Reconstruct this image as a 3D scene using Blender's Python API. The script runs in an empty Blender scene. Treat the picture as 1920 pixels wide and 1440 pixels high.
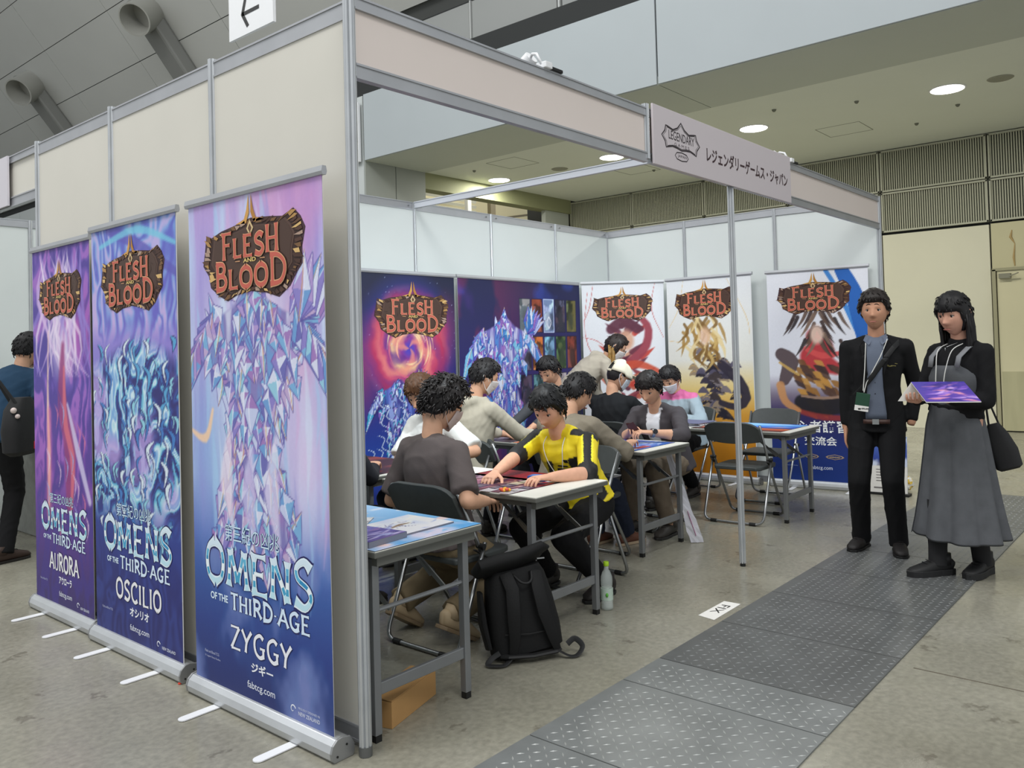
import bpy, bmesh, math, random
import numpy as np
from mathutils import Vector, Matrix, noise
C = bpy.context.scene.collection
PI = math.pi
random.seed(7)

# ---------------------------------------------------------------- camera
cam_d = bpy.data.cameras.new('camera'); cam = bpy.data.objects.new('camera', cam_d); C.objects.link(cam)
CAM = Vector((-1.84865, -2.35488, 1.41994))
yaw, pit, rol = 0.694919, 0.0234182, -0.0280717
fw = Vector((math.cos(pit)*math.cos(yaw), math.cos(pit)*math.sin(yaw), math.sin(pit)))
rt = Vector((math.sin(yaw), -math.cos(yaw), 0)); upv = rt.cross(fw)
r2 = rt*math.cos(rol)+upv*math.sin(rol); u2 = upv*math.cos(rol)-rt*math.sin(rol)
M = Matrix((r2, u2, -fw)).transposed().to_4x4(); M.translation = CAM
cam.matrix_world = M
cam_d.sensor_width = 36; cam_d.lens = 1544.58*36/1920
cam_d.shift_x = -37.15/1920; cam_d.shift_y = -106.97/1920
cam_d.clip_start = 0.05; cam_d.clip_end = 200
bpy.context.scene.camera = cam
vs = bpy.context.scene.view_settings
vs.view_transform = 'Standard'; vs.look = 'None'; vs.gamma = 1.0; vs.use_curve_mapping = False
vs.exposure = 0.0

# ---------------------------------------------------------------- light of the hall
w = bpy.data.worlds.new('hall_air'); bpy.context.scene.world = w; w.use_nodes = True
w.node_tree.nodes['Background'].inputs[0].default_value = (0.93, 0.97, 1.0, 1)
w.node_tree.nodes['Background'].inputs[1].default_value = 0.80

def area(name, loc, target, size, power, col, sy=None, spread=None):
    l = bpy.data.lights.new(name, 'AREA'); l.energy = power; l.color = col; l.size = size
    if sy: l.shape = 'RECTANGLE'; l.size_y = sy
    if spread: l.spread = spread
    o = bpy.data.objects.new(name, l); C.objects.link(o); o.location = loc
    o.rotation_euler = (Vector(target)-Vector(loc)).to_track_quat('-Z', 'Y').to_euler()
    return o
area('high_bay_light', (-3.5, 1.0, 10.5), (-0.5, 2, 0), 5, 520, (1, .99, .96), 3)
area('high_bay_light', (-2.5, -7.0, 10.5), (1.0, -1, 0), 5, 430, (1, .99, .96), 3)
area('high_bay_light', (3.5, 3.5, 9.5), (3.2, 2.0, 0), 4, 150, (.93, .98, 1), 3)
area('high_bay_light', (-3.0, 9.0, 10.5), (0, 8, 0), 5, 400, (1, .99, .96), 3)

# ---------------------------------------------------------------- helpers
def lin(c):
    return tuple(((x/255)/12.92 if x/255 <= .04045 else ((x/255+.055)/1.055)**2.4) for x in c)
MATS = {}
def mat(name, col=None, rough=.6, metal=0., nz=0., scale=20., bump=0., bscale=60., spec=.5, attr=False, emit=0., alpha=1., trans=0., ior=1.45, stretch=None, sheen=0., coat=0.):
    if name in MATS: return MATS[name]
    m = bpy.data.materials.new(name); m.use_nodes = True; MATS[name] = m
    nt = m.node_tree; b = nt.nodes['Principled BSDF']; N = nt.nodes.new; L = nt.links.new
    b.inputs['Roughness'].default_value = rough; b.inputs['Metallic'].default_value = metal
    b.inputs['Specular IOR Level'].default_value = spec; b.inputs['IOR'].default_value = ior
    if sheen: b.inputs['Sheen Weight'].default_value = sheen
    if coat: b.inputs['Coat Weight'].default_value = coat; b.inputs['Coat Roughness'].default_value = .12
    if trans: b.inputs['Transmission Weight'].default_value = trans
    if alpha < 1: b.inputs['Alpha'].default_value = alpha
    tc = N('ShaderNodeTexCoord'); co = tc.outputs['Object']
    if stretch:
        mp = N('ShaderNodeMapping'); mp.inputs['Scale'].default_value = stretch; L(co, mp.inputs[0]); co = mp.outputs[0]
    if attr:
        a = N('ShaderNodeAttribute'); a.attribute_name = 'Col'; src = a.outputs['Color']
    else:
        c = (*lin(col), 1); b.inputs['Base Color'].default_value = c
        rgb = N('ShaderNodeRGB'); rgb.outputs[0].default_value = c; src = rgb.outputs[0]
    if nz:
        t = N('ShaderNodeTexNoise'); t.inputs['Scale'].default_value = scale; t.inputs['Detail'].default_value = 5; L(co, t.inputs['Vector'])
        mr = N('ShaderNodeMapRange'); mr.inputs[1].default_value = .3; mr.inputs[2].default_value = .7
        mr.inputs[3].default_value = 1-nz; mr.inputs[4].default_value = 1+nz; L(t.outputs['Fac'], mr.inputs[0])
        v = N('ShaderNodeVectorMath'); v.operation = 'SCALE'; L(src, v.inputs[0]); L(mr.outputs[0], v.inputs['Scale']); src = v.outputs[0]
    L(src, b.inputs['Base Color'])
    if emit:
        L(src, b.inputs['Emission Color']); b.inputs['Emission Strength'].default_value = emit
    if bump:
        t = N('ShaderNodeTexNoise'); t.inputs['Scale'].default_value = bscale; t.inputs['Detail'].default_value = 4; L(co, t.inputs['Vector'])
        bp = N('ShaderNodeBump'); bp.inputs['Strength'].default_value = bump; bp.inputs['Distance'].default_value = .004
        L(t.outputs['Fac'], bp.inputs['Height']); L(bp.outputs[0], b.inputs['Normal'])
    return m

def smp(P, n=5):
    P = [Vector(p) for p in P]; q = []
    for i in range(len(P)-1):
        p0, p1, p2, p3 = P[max(i-1, 0)], P[i], P[i+1], P[min(i+2, len(P)-1)]
        for k in range(n): f = k/n; q.append(.5*((2*p1)+(-p0+p2)*f+(2*p0-5*p1+4*p2-p3)*f*f+(-p0+3*p1-3*p2+p3)*f**3))
    return q+[P[-1]]
WM = {}
def reg(o, par):
    if par is not None:
        o.parent = par; o.matrix_parent_inverse = WM[par.name].inverted()
        WM[o.name] = Matrix.Identity(4)
    else: WM[o.name] = o.matrix_basis.copy()
    return o
def tag(o, label=None, cat=None, group=None, kind=None):
    if label: o['label'] = label
    if cat: o['category'] = cat
    if group: o['group'] = group
    if kind: o['kind'] = kind
    return o
def thing(name, label, cat, loc=(0,0,0), rz=0., group=None, kind=None):
    o = bpy.data.objects.new(name, None); C.objects.link(o); o.empty_display_size = .1
    o.location = loc; o.rotation_euler = (0, 0, rz)
    WM[o.name] = Matrix.Translation(loc) @ Matrix.Rotation(rz, 4, 'Z')
    return tag(o, label, cat, group, kind)
def link(name, me, m, par=None, local=False, smooth=None):
    o = bpy.data.objects.new(name, me); C.objects.link(o)
    if m is not None: me.materials.append(m)
    if par is not None:
        o.parent = par
        if not local: o.matrix_parent_inverse = WM[par.name].inverted()
    WM[o.name] = Matrix.Identity(4) if not local else WM[par.name] if par else Matrix.Identity(4)
    if smooth is not None: me.shade_smooth() if smooth else me.shade_flat()
    return o
def copy_tree(o, loc, rz, label=None, parent=None):
    c = o.copy(); C.objects.link(c)
    if parent is None:
        c.location = loc; c.rotation_euler = (0, 0, rz)
        WM[c.name] = Matrix.Translation(loc) @ Matrix.Rotation(rz, 4, 'Z')
        if label: c['label'] = label
    else: c.parent = parent
    for ch in o.children: copy_tree(ch, None, 0, parent=c)
    return c

class MB:
    """collects verts, faces and a colour per face"""
    def __init__(s): s.v = []; s.f = []; s.c = []
    def add(s, v, f, col=None):
        n = len(s.v); s.v += [tuple(p) for p in v]; s.f += [tuple(i+n for i in q) for q in f]
        s.c += [col]*len(f); return s
    def box(s, c, d, R=None, col=None):
        c = Vector(c); x, y, z = d[0]/2, d[1]/2, d[2]/2
        p = [Vector((a*x, b*y, e*z)) for a in (-1, 1) for b in (-1, 1) for e in (-1, 1)]
        if R is not None: p = [R @ q for q in p]
        return s.add([q+c for q in p], [(0,1,3,2),(4,6,7,5),(0,4,5,1),(2,3,7,6),(0,2,6,4),(1,5,7,3)], col)
    def bar(s, a, b, w, h=None, up=(0,0,1), col=None):
        a, b = Vector(a), Vector(b); h = h or w; t = (b-a); L = t.length; t.normalize()
        u = Vector(up)
        if abs(t.dot(u)) > .98: u = Vector((1, 0, 0))
        r = t.cross(u).normalized(); u = r.cross(t)
        R = Matrix((r, t, u)).transposed()
        return s.box((a+b)/2, (w, L, h), R, col)
    def sweep(s, pts, rad, n=10, ref=(0,0,1), cap=True, col=None, power=2.0):
        """rings of radii (ra along ref-ish axis B, rb along axis A)"""
        pts = [Vector(p) for p in pts]; k = len(pts); ref = Vector(ref); base = len(s.v); vs_ = []
        prevA = None
        for i, p in enumerate(pts):
            t = (pts[min(i+1, k-1)]-pts[max(i-1, 0)]).normalized()
            if prevA is None:
                A = ref - t*ref.dot(t)
                if A.length < .05: A = Vector((1, .1, 0)) - t*t.x
            else: A = prevA - t*prevA.dot(t)
            A.normalize(); prevA = A; B = t.cross(A)
            r = rad[i] if isinstance(rad, (list, tuple)) else rad
            ra, rb = (r if isinstance(r, (list, tuple)) else (r, r))
            for j in range(n):
                a = 2*PI*j/n; ca, sa = math.cos(a), math.sin(a)
                if power != 2.0:
                    ca = math.copysign(abs(ca)**(2/power), ca); sa = math.copysign(abs(sa)**(2/power), sa)
                vs_.append(p+A*ra*ca+B*rb*sa)
        f = []
        for i in range(k-1):
            for j in range(n):
                f.append((i*n+j, i*n+(j+1) % n, (i+1)*n+(j+1) % n, (i+1)*n+j))
        if cap: f += [tuple(range(n-1, -1, -1)), tuple((k-1)*n+j for j in range(n))]
        return s.add(vs_, f, col)
    def cyl(s, a, b, r, n=12, r2=None, col=None):
        return s.sweep([a, b], [r, r if r2 is None else r2], n, col=col, ref=(0.3, 1, .2))
    def ball(s, c, r, n=10, m=7, col=None):
        c = Vector(c); r = r if isinstance(r, (tuple, list)) else (r, r, r)
        v = [c+Vector((0, 0, r[2]))]; f = []
        for i in range(1, m):
            for j in range(n):
                a, b = PI*i/m, 2*PI*j/n
                v.append(c+Vector((r[0]*math.sin(a)*math.cos(b), r[1]*math.sin(a)*math.sin(b), r[2]*math.cos(a))))
        v.append(c-Vector((0, 0, r[2]))); e = len(v)-1
        for j in range(n):
            f.append((0, 1+j, 1+(j+1) % n)); f.append((e, 1+(m-2)*n+(j+1) % n, 1+(m-2)*n+j))
            for i in range(m-2): f.append((1+i*n+j, 1+(i+1)*n+j, 1+(i+1)*n+(j+1) % n, 1+i*n+(j+1) % n))
        return s.add(v, f, col)
    def capsule(s, a, b, ra, rb, n=12, ref=(0,0,1), flat=1.0):
        a, b = Vector(a), Vector(b); t = (b-a).normalized(); pts = []; rr = []
        for k in (1, .92, .7, .38): 
            q = math.sqrt(max(0, 1-k*k)); pts.append(a-t*ra*k); rr.append((max(ra*q, .0004), max(ra*q*flat, .0004)))
        for k in (0, .25, .5, .75, 1):
            r = ra+(rb-ra)*k; pts.append(a+(b-a)*k); rr.append((r, r*flat))
        for k in (.38, .7, .92, 1):
            q = math.sqrt(max(0, 1-k*k)); pts.append(b+t*rb*k); rr.append((max(rb*q, .0004), max(rb*q*flat, .0004)))
        return s.sweep(pts, rr, n, ref)
    def lathe(s, c, prof, n=24, col=None):
        c = Vector(c); k = len(prof); v = []; f = []
        for r, z in prof:
            for j in range(n): v.append(c+Vector((r*math.cos(2*PI*j/n), r*math.sin(2*PI*j/n), z)))
        for i in range(k-1):
            for j in range(n): f.append((i*n+j, i*n+(j+1) % n, (i+1)*n+(j+1) % n, (i+1)*n+j))
        f += [tuple(range(n-1, -1, -1)), tuple((k-1)*n+j for j in range(n))]
        return s.add(v, f, col)
    def prism(s, poly, o, ax, ay, th, col=None):
        """polygon in plane (o, ax, ay) extruded by vector th"""
        o, ax, ay, th = Vector(o), Vector(ax), Vector(ay), Vector(th); n = len(poly)
        v = [o+ax*x+ay*y for x, y in poly]; v += [p+th for p in v]
        f = [tuple(range(n)), tuple(range(2*n-1, n-1, -1))]+[(i, i+n, (i+1) % n+n, (i+1) % n) for i in range(n)]
        return s.add(v, f, col)
    def mesh(s, name='m'):
        me = bpy.data.meshes.new(name); me.from_pydata(s.v, [], s.f)
        if any(c is not None for c in s.c):
            a = me.color_attributes.new('Col', 'FLOAT_COLOR', 'CORNER'); buf = []
            for c, q in zip(s.c, s.f):
                c = lin(c or (200, 200, 200)); buf += [c[0], c[1], c[2], 1.]*len(q)
            a.data.foreach_set('color', buf)
        me.validate(); return me
    def build(s, name, m, par=None, local=False, smooth=False, bevel=0., seg=2, fix=False):
        me = s.mesh(name)
        if fix or True:
            bm = bmesh.new(); bm.from_mesh(me); bmesh.ops.recalc_face_normals(bm, faces=bm.faces); bm.to_mesh(me); bm.free()
        o = link(name, me, m, par, local)
        if smooth:
            me.shade_smooth()
            if smooth == 'auto':
                try: me.set_sharp_from_angle(angle=math.radians(38))
                except Exception: pass
        if bevel:
            b = o.modifiers.new('edge', 'BEVEL'); b.width = bevel; b.segments = seg; b.limit_method = 'ANGLE'; b.harden_normals = False
        return o

# ---------------------------------------------------------------- materials
alu = mat('aluminium', (192,195,198), .34, .6, .06, 8)
alu_r = mat('aluminium_rail', (172,174,178), .42, .45, .05, 6)
panel_out = mat('booth_panel_cream', (206,203,194), .62, nz=.015, scale=3)
panel_in = mat('booth_panel_white', (208,214,213), .5, nz=.012, scale=3)
fascia_m = mat('fascia_panel', (214,203,197), .5, nz=.012, scale=3)
black_rub = mat('black_rubber', (22,22,22), .6)
steel = mat('steel_tube', (150,152,153), .28, .9, .05, 12)
table_leg = mat('table_leg_grey', (128,130,132), .42, .5, .05, 10)
chair_dark = mat('chair_dark_grey', (62,66,66), .5, nz=.06, scale=30)
table_edge = mat('table_edge_grey', (96,97,92), .5)
table_white = mat('table_top_white', (226,225,216), .45, nz=.02, scale=8)
print_m = mat('printed_fabric', attr=True, rough=.5, spec=.35, nz=.02, scale=60)
print_flat = mat('printed_ink', attr=True, rough=.5, spec=.3)
ink_white = mat('white_ink', (226,228,240), .5); ink_dark = mat('dark_ink', (62,48,52), .5); ink_black = mat('black_ink', (30,30,30), .5)
white_plastic = mat('white_plastic', (225,226,228), .4)
paper_m = mat('paper_white', (232,230,226), .6, nz=.01)

# ---------------------------------------------------------------- floor
def floor_mat():
    m = bpy.data.materials.new('polished_concrete'); m.use_nodes = True; nt = m.node_tree; N = nt.nodes.new; L = nt.links.new
    b = nt.nodes['Principled BSDF']; tc = N('ShaderNodeTexCoord'); co = tc.outputs['Object']
    def tex(scale, det=6, dist=0):
        t = N('ShaderNodeTexNoise'); t.inputs['Scale'].default_value = scale; t.inputs['Detail'].default_value = det; t.inputs['Distortion'].default_value = dist; L(co, t.inputs['Vector']); return t.outputs['Fac']
    def ramp(f, *st):
        r = N('ShaderNodeValToRGB'); r.color_ramp.elements[0].position = st[0][0]; r.color_ramp.elements[0].color = (*lin(st[0][1]), 1)
        r.color_ramp.elements[1].position = st[-1][0]; r.color_ramp.elements[1].color = (*lin(st[-1][1]), 1)
        for p, c in st[1:-1]: e = r.color_ramp.elements.new(p); e.color = (*lin(c), 1)
        L(f, r.inputs[0]); return r.outputs[0]
    def mix(f, a, bb, mode='MIX'):
        x = N('ShaderNodeMix'); x.data_type = 'RGBA'; x.blend_type = mode
        if isinstance(f, float): x.inputs[0].default_value = f
        else: L(f, x.inputs[0])
        L(a, x.inputs[6]); L(bb, x.inputs[7]); return x.outputs[2]
    base = ramp(tex(.9, 8, .4), (.3, (134,131,118)), (.5, (148,145,131)), (.72, (162,159,146)))
    fine = ramp(tex(38, 8), (.3, (205,205,205)), (.7, (255,255,255)))
    c = mix(.7, base, fine, 'MULTIPLY')
    # dark scuffs and trodden-in spots, with a shape of their own
    v = N('ShaderNodeTexVoronoi'); v.voronoi_dimensions = '2D'; v.inputs['Scale'].default_value = 4.2; v.inputs['Randomness'].default_value = 1
    nz = N('ShaderNodeTexNoise'); nz.inputs['Scale'].default_value = 24; nz.inputs['Detail'].default_value = 4; L(co, nz.inputs['Vector'])
    ad = N('ShaderNodeMix'); ad.data_type = 'VECTOR'; ad.inputs[0].default_value = .17; L(co, ad.inputs[4]); L(nz.outputs['Color'], ad.inputs[5]); L(ad.outputs[1], v.inputs['Vector'])
    spot = ramp(v.outputs['Distance'], (.05, (255,255,255)), (.13, (0,0,0)))
    gate = ramp(v.outputs['Color'], (.55, (0,0,0)), (.6, (255,255,255)))
    sg = mix(1., spot, gate, 'MULTIPLY'); dark = N('ShaderNodeRGB'); dark.outputs[0].default_value = (*lin((96,91,80)), 1)
    sv = N('ShaderNodeMath'); sv.operation = 'MULTIPLY'; sv.inputs[1].default_value = .62; L(sg, sv.inputs[0])
    c = mix(sv.outputs[0], c, dark.outputs[0])
    pale = N('ShaderNodeRGB'); pale.outputs[0].default_value = (*lin((186,180,165)), 1)
    pf = ramp(tex(2.3, 9, .8), (.58, (0,0,0)), (.72, (90,90,90))); c = mix(pf, c, pale.outputs[0])
    L(c, b.inputs['Base Color'])
    rg = ramp(tex(3.1, 6), (.3, (105,105,105)), (.7, (165,165,165))); L(rg, b.inputs['Roughness'])
    bp = N('ShaderNodeBump'); bp.inputs['Strength'].default_value = .12; bp.inputs['Distance'].default_value = .003; L(tex(120, 4), bp.inputs['Height']); L(bp.outputs[0], b.inputs['Normal'])
    return m
fm = MB(); fm.add([(-14,-12,0),(20,-12,0),(20,32,0),(-14,32,0)], [(0,1,2,3)])
fl = tag(fm.build('floor', floor_mat()), kind='structure')
sm = MB()
for (a, b) in (((4.7,-2.0,.0006),(14,-2.0,.0006)), ((-6,-3.9,.0006),(14,-3.9,.0006)), ((4.7,-1.3,.0006),(4.7,-6,.0006)), ((1.9,-1.3,.0006),(1.9,-6,.0006))): sm.bar(a, b, .008, .001)
sm.build('floor_joint', mat('floor_joint_dark', (98,92,80), .8), fl)

# ---------------------------------------------------------------- hall structure
wall_cream = mat('hall_wall_cream', (204,201,180), .5, nz=.02, scale=2)
wall_olive = mat('hall_wall_olive', (186,180,146), .5, nz=.03, scale=2)
grey_blue = mat('mezzanine_panel', (166,173,176), .6, nz=.012, scale=2)
soffit_m = mat('soffit_paint', (222,226,216), .7, nz=.01, scale=2)
beam_soffit = mat('beam_soffit_paint', (192,197,188), .7, nz=.01, scale=2)
gap_m = mat('shadow_gap_black', (40,42,42), .8)
vault_m = mat('vault_panel', (178,179,175), .6, nz=.015, scale=1)
XW, ZS = 11.67, 4.35
ym = [-8.0, -2.8, 2.43, 7.65]
# facing wall with louvres
ww = tag(thing('wall_far_side', None, None, (XW, 2.5, 0)), kind='structure')
MB().box((XW+.16, .5, 2.6), (.2, 17, 5.2)).build('backing', gap_m, ww)
for y0, y1 in ((7.8, 4.75), (4.74, 3.19), (3.18, 1.68), (1.67, .165)):
    MB().box((XW+.03, (y0+y1)/2, 1.505), (.06, y0-y1-.012, 3.01)).build('wall_panel', wall_cream, ww, bevel=.004)
MB().box((XW+.03, -1.4, 2.69), (.06, 3.10, .66)).build('wall_panel', wall_olive, ww, bevel=.004)
MB().box((XW+.03, -5.0, 1.505), (.06, 4.1, 3.01)).build('wall_panel', wall_cream, ww, bevel=.004)
st = MB(); st.sweep([(XW-.002, -.12, 2.9), (XW-.002, -.1, 2.8), (XW-.002, -.15, 2.7), (XW-.002, -.13, 2.5), (XW-.002, -.14, 2.38)], [.006,.02,.006,.016,.008], 6)
st.build('drip_stain', mat('rust_stain', (166,142,96), .7), ww)
louv = mat('louvre_frame', (168,168,150), .5); slat_m = mat('louvre_slat', (170,170,150), .5); lback = mat('louvre_dark', (96,99,90), .9)
yb = [7.8, 6.3, 4.75, 3.18, 1.67, .155, -1.38, -2.9, -4.4]
for z0, z1 in ((3.05, 3.665), (3.685, 4.33)):
    for y1, y0 in zip(yb[:-1], yb[1:]):
        f = MB(); g = .012
        for a, b in (((y0+g, z0),(y1-g, z0)), ((y0+g, z1-.02),(y1-g, z1-.02))): f.box((XW, (a[0]+b[0])/2, a[1]+.012), (.05, b[0]-a[0], .026))
        for y in (y0+g+.01, y1-g-.01): f.box((XW, y, (z0+z1)/2), (.05, .024, z1-z0))
        fo = f.build('louvre_frame', louv, ww)
        MB().box((XW+.045, (y0+y1)/2, (z0+z1)/2), (.01, y1-y0-.03, z1-z0-.02)).build('louvre_back', lback, fo)
        s = MB(); n = int((y1-y0-.06)/.033)
        for i in range(n):
            y = y0+.045+(y1-y0-.09)*i/(n-1); s.box((XW+.012, y, (z0+z1)/2), (.022, .016, z1-z0-.04))
        tag(s.build('louvre_slats', slat_m, fo), kind='stuff')
# door in that wall
dr = tag(thing('door_1', None, None, (XW, -.6, 0)), kind='structure')
MB().box((XW-.01, -.62, 1.17), (.05, 1.42, 2.30)).build('door_leaf', mat('door_cream', (198,192,160), .5, nz=.02, scale=3), dr, bevel=.003)
MB().box((XW-.039, -.62, .44), (.008, 1.38, .85)).build('kick_plate', mat('kick_plate_olive', (170,166,134), .42, nz=.07, scale=2.5, stretch=(1,3,.6)), dr)
f = MB()
for y in (.125, -1.36): f.box((XW-.03, y, 1.17), (.06, .05, 2.34))
f.box((XW-.03, -.62, 2.34), (.06, 1.53, .04)); f.build('door_frame', mat('door_frame_olive', (150,146,118), .5), dr)
c = MB(); c.box((XW-.07, -.02, 2.24), (.07, .15, .07)); c.bar((XW-.09, -.05, 2.22), (XW-.14, -.2, 2.27), .02, .012); c.build('door_closer', mat('closer_grey', (130,128,112), .4, .4), dr)

# soffit with downlights
cl = tag(thing('ceiling', None, None, (9, 2, ZS)), kind='structure')
for (y0, y1) in zip(ym[:-1], ym[1:]):
    MB().box(((7.53+XW)/2+.2, (y0+y1)/2, ZS+.05), (XW-7.53+.4, y1-y0, .1)).build('soffit_panel', soffit_m, cl)
    MB().box(((6.26+7.53)/2, (y0+y1)/2, ZS+.045), (7.53-6.26-.004, y1-y0-.012, .1)).build('beam_soffit', beam_soffit, cl)
    MB().box((6.25, (y0+y1)/2, (ZS+5.37)/2), (.03, y1-y0-.02, 5.37-ZS)).build('fascia_panel', grey_blue, cl, bevel=.004)
MB().box((6.9, 0, 5.2), (1.25, 16, .9)).build('fascia_core', gap_m, cl)
hatch = mat('hatch_line', (118,120,106), .7)
for (x, y) in ((8.05, 6.2), (9.95, 5.1), (9.9, 1.6)):
    h = MB()
    for dx, dy, a, b in ((0,-.3,.6,.008),(0,.3,.6,.008),(-.3,0,.008,.6),(.3,0,.008,.6)): h.box((x+dx, y+dy, ZS-.001), (a, b, .003))
    h.build('access_hatch', hatch, cl)
sen = MB()
for x, y in ((8.0,7.0),(10.2,4.9),(9.9,3.2),(8.2,1.9),(8.6,1.0),(10.3,.75),(9.7,.1)): sen.lathe((x, y, ZS-.03), [(.012,0),(.022,.01),(.03,.03)], 10)
sen.build('ceiling_sensors', mat('sensor_grey', (110,112,98), .5), cl)
for i, (x, y) in enumerate(((8.88,-.53),(8.95,5.95))):
    t = thing('ceiling_speaker', ('round grey speaker grille flush in the soffit beside the brightest downlight', 'round grey speaker grille flush in the soffit above the far white panels')[i], 'ceiling speaker', (x, y, ZS))
    MB().lathe((x, y, ZS-.012), [(.10,0),(.125,.002),(.14,.011)], 28).build('grille', mat('speaker_grille', (146,146,132), .6), t)
em = mat('downlight_glow', (255,252,240), .5, emit=14.)
lab = ['round downlight in the soffit above the cream wall and door, largest in view', 'round downlight in the soffit above the sign board', 'round downlight in the soffit just over the cross rail of the booth', 'round downlight in the soffit over the inner white panels, smallest in view', 'round downlight in the soffit beyond the frame']
for i, y in enumerate((.03, 2.49, 4.86, 7.24)):
    t = thing('downlight', lab[i], 'ceiling light', (8.88, y, ZS), group='round soffit downlights')
    MB().lathe((8.88, y, ZS-.008), [(.19,0),(.205,.002),(.205,.0075)], 32).build('trim_ring', white_plastic, t)
    MB().lathe((8.88, y, ZS-.011), [(.18,0),(.183,.002)], 32).build('diffuser', em, t)
    l = bpy.data.lights.new('downlight_beam', 'AREA'); l.shape = 'DISK'; l.size = .36; l.energy = 60; l.color = (1,.98,.9)
    lo = bpy.data.objects.new('downlight_beam', l); C.objects.link(lo); lo.location = (8.88, y, ZS-.02)
# upper band, dark recess and vault
ub = tag(thing('wall_upper_band', None, None, (6.6, 5, 5.7)), kind='structure')
MB().box((6.8, 10, 5.55), (.3, 44, .5)).build('dark_recess', gap_m, ub)
trim_l = mat('pale_trim', (176,178,176), .5)
for y0, y1 in ((-6,-1.0),(-.96,2.45),(2.5,4.05),(4.12,5.66),(5.7,8.8),(8.85,12),(12.05,15.2),(15.25,18.4),(18.45,21.5),(21.55,26)):
    MB().box((6.66, (y0+y1)/2, 6.05), (.08, y1-y0-.02, .62)).build('band_panel', mat('band_panel_grey', (140,142,140), .6), ub, bevel=.004)
MB().box((6.63, 10, 5.72), (.06, 44, .03)).build('trim_strip', trim_l, ub)
MB().box((6.63, 4.085, 6.05), (.05, .03, .65)).build('trim_strip', trim_l, ub)
MB().box((6.63, 2.475, 6.05), (.05, .03, .65)).build('trim_strip', trim_l, ub)
MB().box((6.63, 5.68, 6.05), (.05, .02, .65)).build('trim_strip', trim_l, ub)
MB().box((6.75, 10, 6.5), (.2, 44, .3)).build('dark_recess', gap_m, ub)
va = tag(thing('ceiling_vault', None, None, (6, 10, 7)), kind='structure')
dvec = Vector((-.6113, 0, .7914)); nvec = Vector((-.7914, 0, -.6113)); Q0 = Vector((6.5, 0, 6.5))
row0 = (7.37-6.5)/.7914
rows = [row0+1.05*(i-1) for i in range(9)]; cols = [-1.4+3.1*i for i in range(10)]
rr_ = Matrix((dvec, Vector((0,1,0)), nvec)).transposed()
for i in range(8):
    for j in range(9):
        s_ = (rows[i]+rows[i+1])/2; y_ = (cols[j]+cols[j+1])/2
        MB().box(Q0+dvec*s_+Vector((0, y_, 0))-nvec*.02, (1.05-.013, 3.1-.013, .04), rr_).build('vault_panel', vault_m, va)
MB().box(Q0+dvec*4.0+Vector((0, 13, 0))-nvec*.08, (9.6, 30, .05), rr_).build('vault_backing', mat('vault_gap', (84,86,85), .8), va)
# jet nozzles with ducts
def nozzle(lbl, q, s, y, r):
    b = Q0+dvec*s+Vector((0, y, 0)); o_ = nvec*.62+Vector((-.05, -.30, -.06)); o_.normalize()
    t = thing('air_nozzle', lbl, 'air vent', b, group='jet nozzles on the vault')
    dm = mat('duct_grey', (150,150,144), .5, nz=.03, scale=3)
    k = MB(); a = b+o_*.62; L_ = b+o_*.02
    # open tube with wall thickness
    def ring(c, rad):
        A = Vector((0, 1, 0))-o_*o_.y; A.normalize(); B = o_.cross(A); return [c+(A*math.cos(2*PI*i/28)+B*math.sin(2*PI*i/28))*rad for i in range(28)]
    rs = [ring(L_, r*.98), ring(a, r), ring(a, r*.91), ring(L_+o_*.1, r*.6)]
    v = sum(rs, []); f = []
    for q_ in range(3):
        for i in range(28): f.append((q_*28+i, q_*28+(i+1) % 28, (q_+1)*28+(i+1) % 28, (q_+1)*28+i))
    f.append(tuple(84+i for i in range(28))); k.add(v, f); k.build('nozzle_tube', dm, t, smooth='auto')
    d = MB(); d.box(b-dvec*1.15+nvec*.14, (2.4, r*1.75, .28), rr_); d.build('duct', mat('duct_dark', (122,123,120), .5), t, bevel=.05)
    d = MB(); d.cyl(b-nvec*.02, b+nvec*.30, r*1.06, 28); d.build('collar', dm, t, smooth='auto')
nozzle('large round air nozzle on the sloped ceiling beside the arrow sign', 0, 1.75, 12.75, .30)
nozzle('round air nozzle on the sloped ceiling further off, above the neighbouring fascia', 0, 1.70, 18.55, .31)
# side wall beyond the mezzanine and the bay under it
sw = tag(thing('wall_side', None, None, (6.25, 12, 0)), kind='structure')
wl_w = mat('side_wall_pale', (186,191,190), .6)
for a, b in ((7.68, 11), (11.02, 14.5), (14.52, 18), (18.02, 22), (22.02, 28)):
    MB().box((6.3, (a+b)/2, 2.68), (.1, b-a, 5.36)).build('wall_panel', wl_w, sw)
rail_b = MB(); rail_b.box((6.2, 18, 4.0), (.06, 20, .5)); rail_b.build('ledge', mat('ledge_grey', (140,143,143), .6), sw)
MB().box((5, 29, 6), (26, .2, 14)).build('wall_end', mat('end_wall_grey', (150,152,150), .7), None)['kind'] = 'structure'
by = tag(thing('wall_bay', None, None, (7, 7.7, 0)), kind='structure')
gw = mat('bay_wall_grey', (148,152,146), .6)
MB().box((6.56, 7.78, 2.2), (.60, .26, 4.40)).build('bay_panel', gw, by); MB().box((7.19, 7.78, 2.2), (.63, .26, 4.40)).build('bay_panel', gw, by)
MB().box((9.5, 7.78, 4.24), (3.99, .26, .32)).build('downstand', mat('downstand_green', (136,138,104), .7), by)
MB().box((11.1, 7.75, 2.05), (.75, .1, 4.08)).build('pillar', mat('pillar_pale', (168,172,164), .6), by)
MB().box((11.2, 11.0, 2.8), (6.5, .1, 5.6)).build('bay_back', mat('bay_cream', (214,206,172), .6), by)
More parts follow.
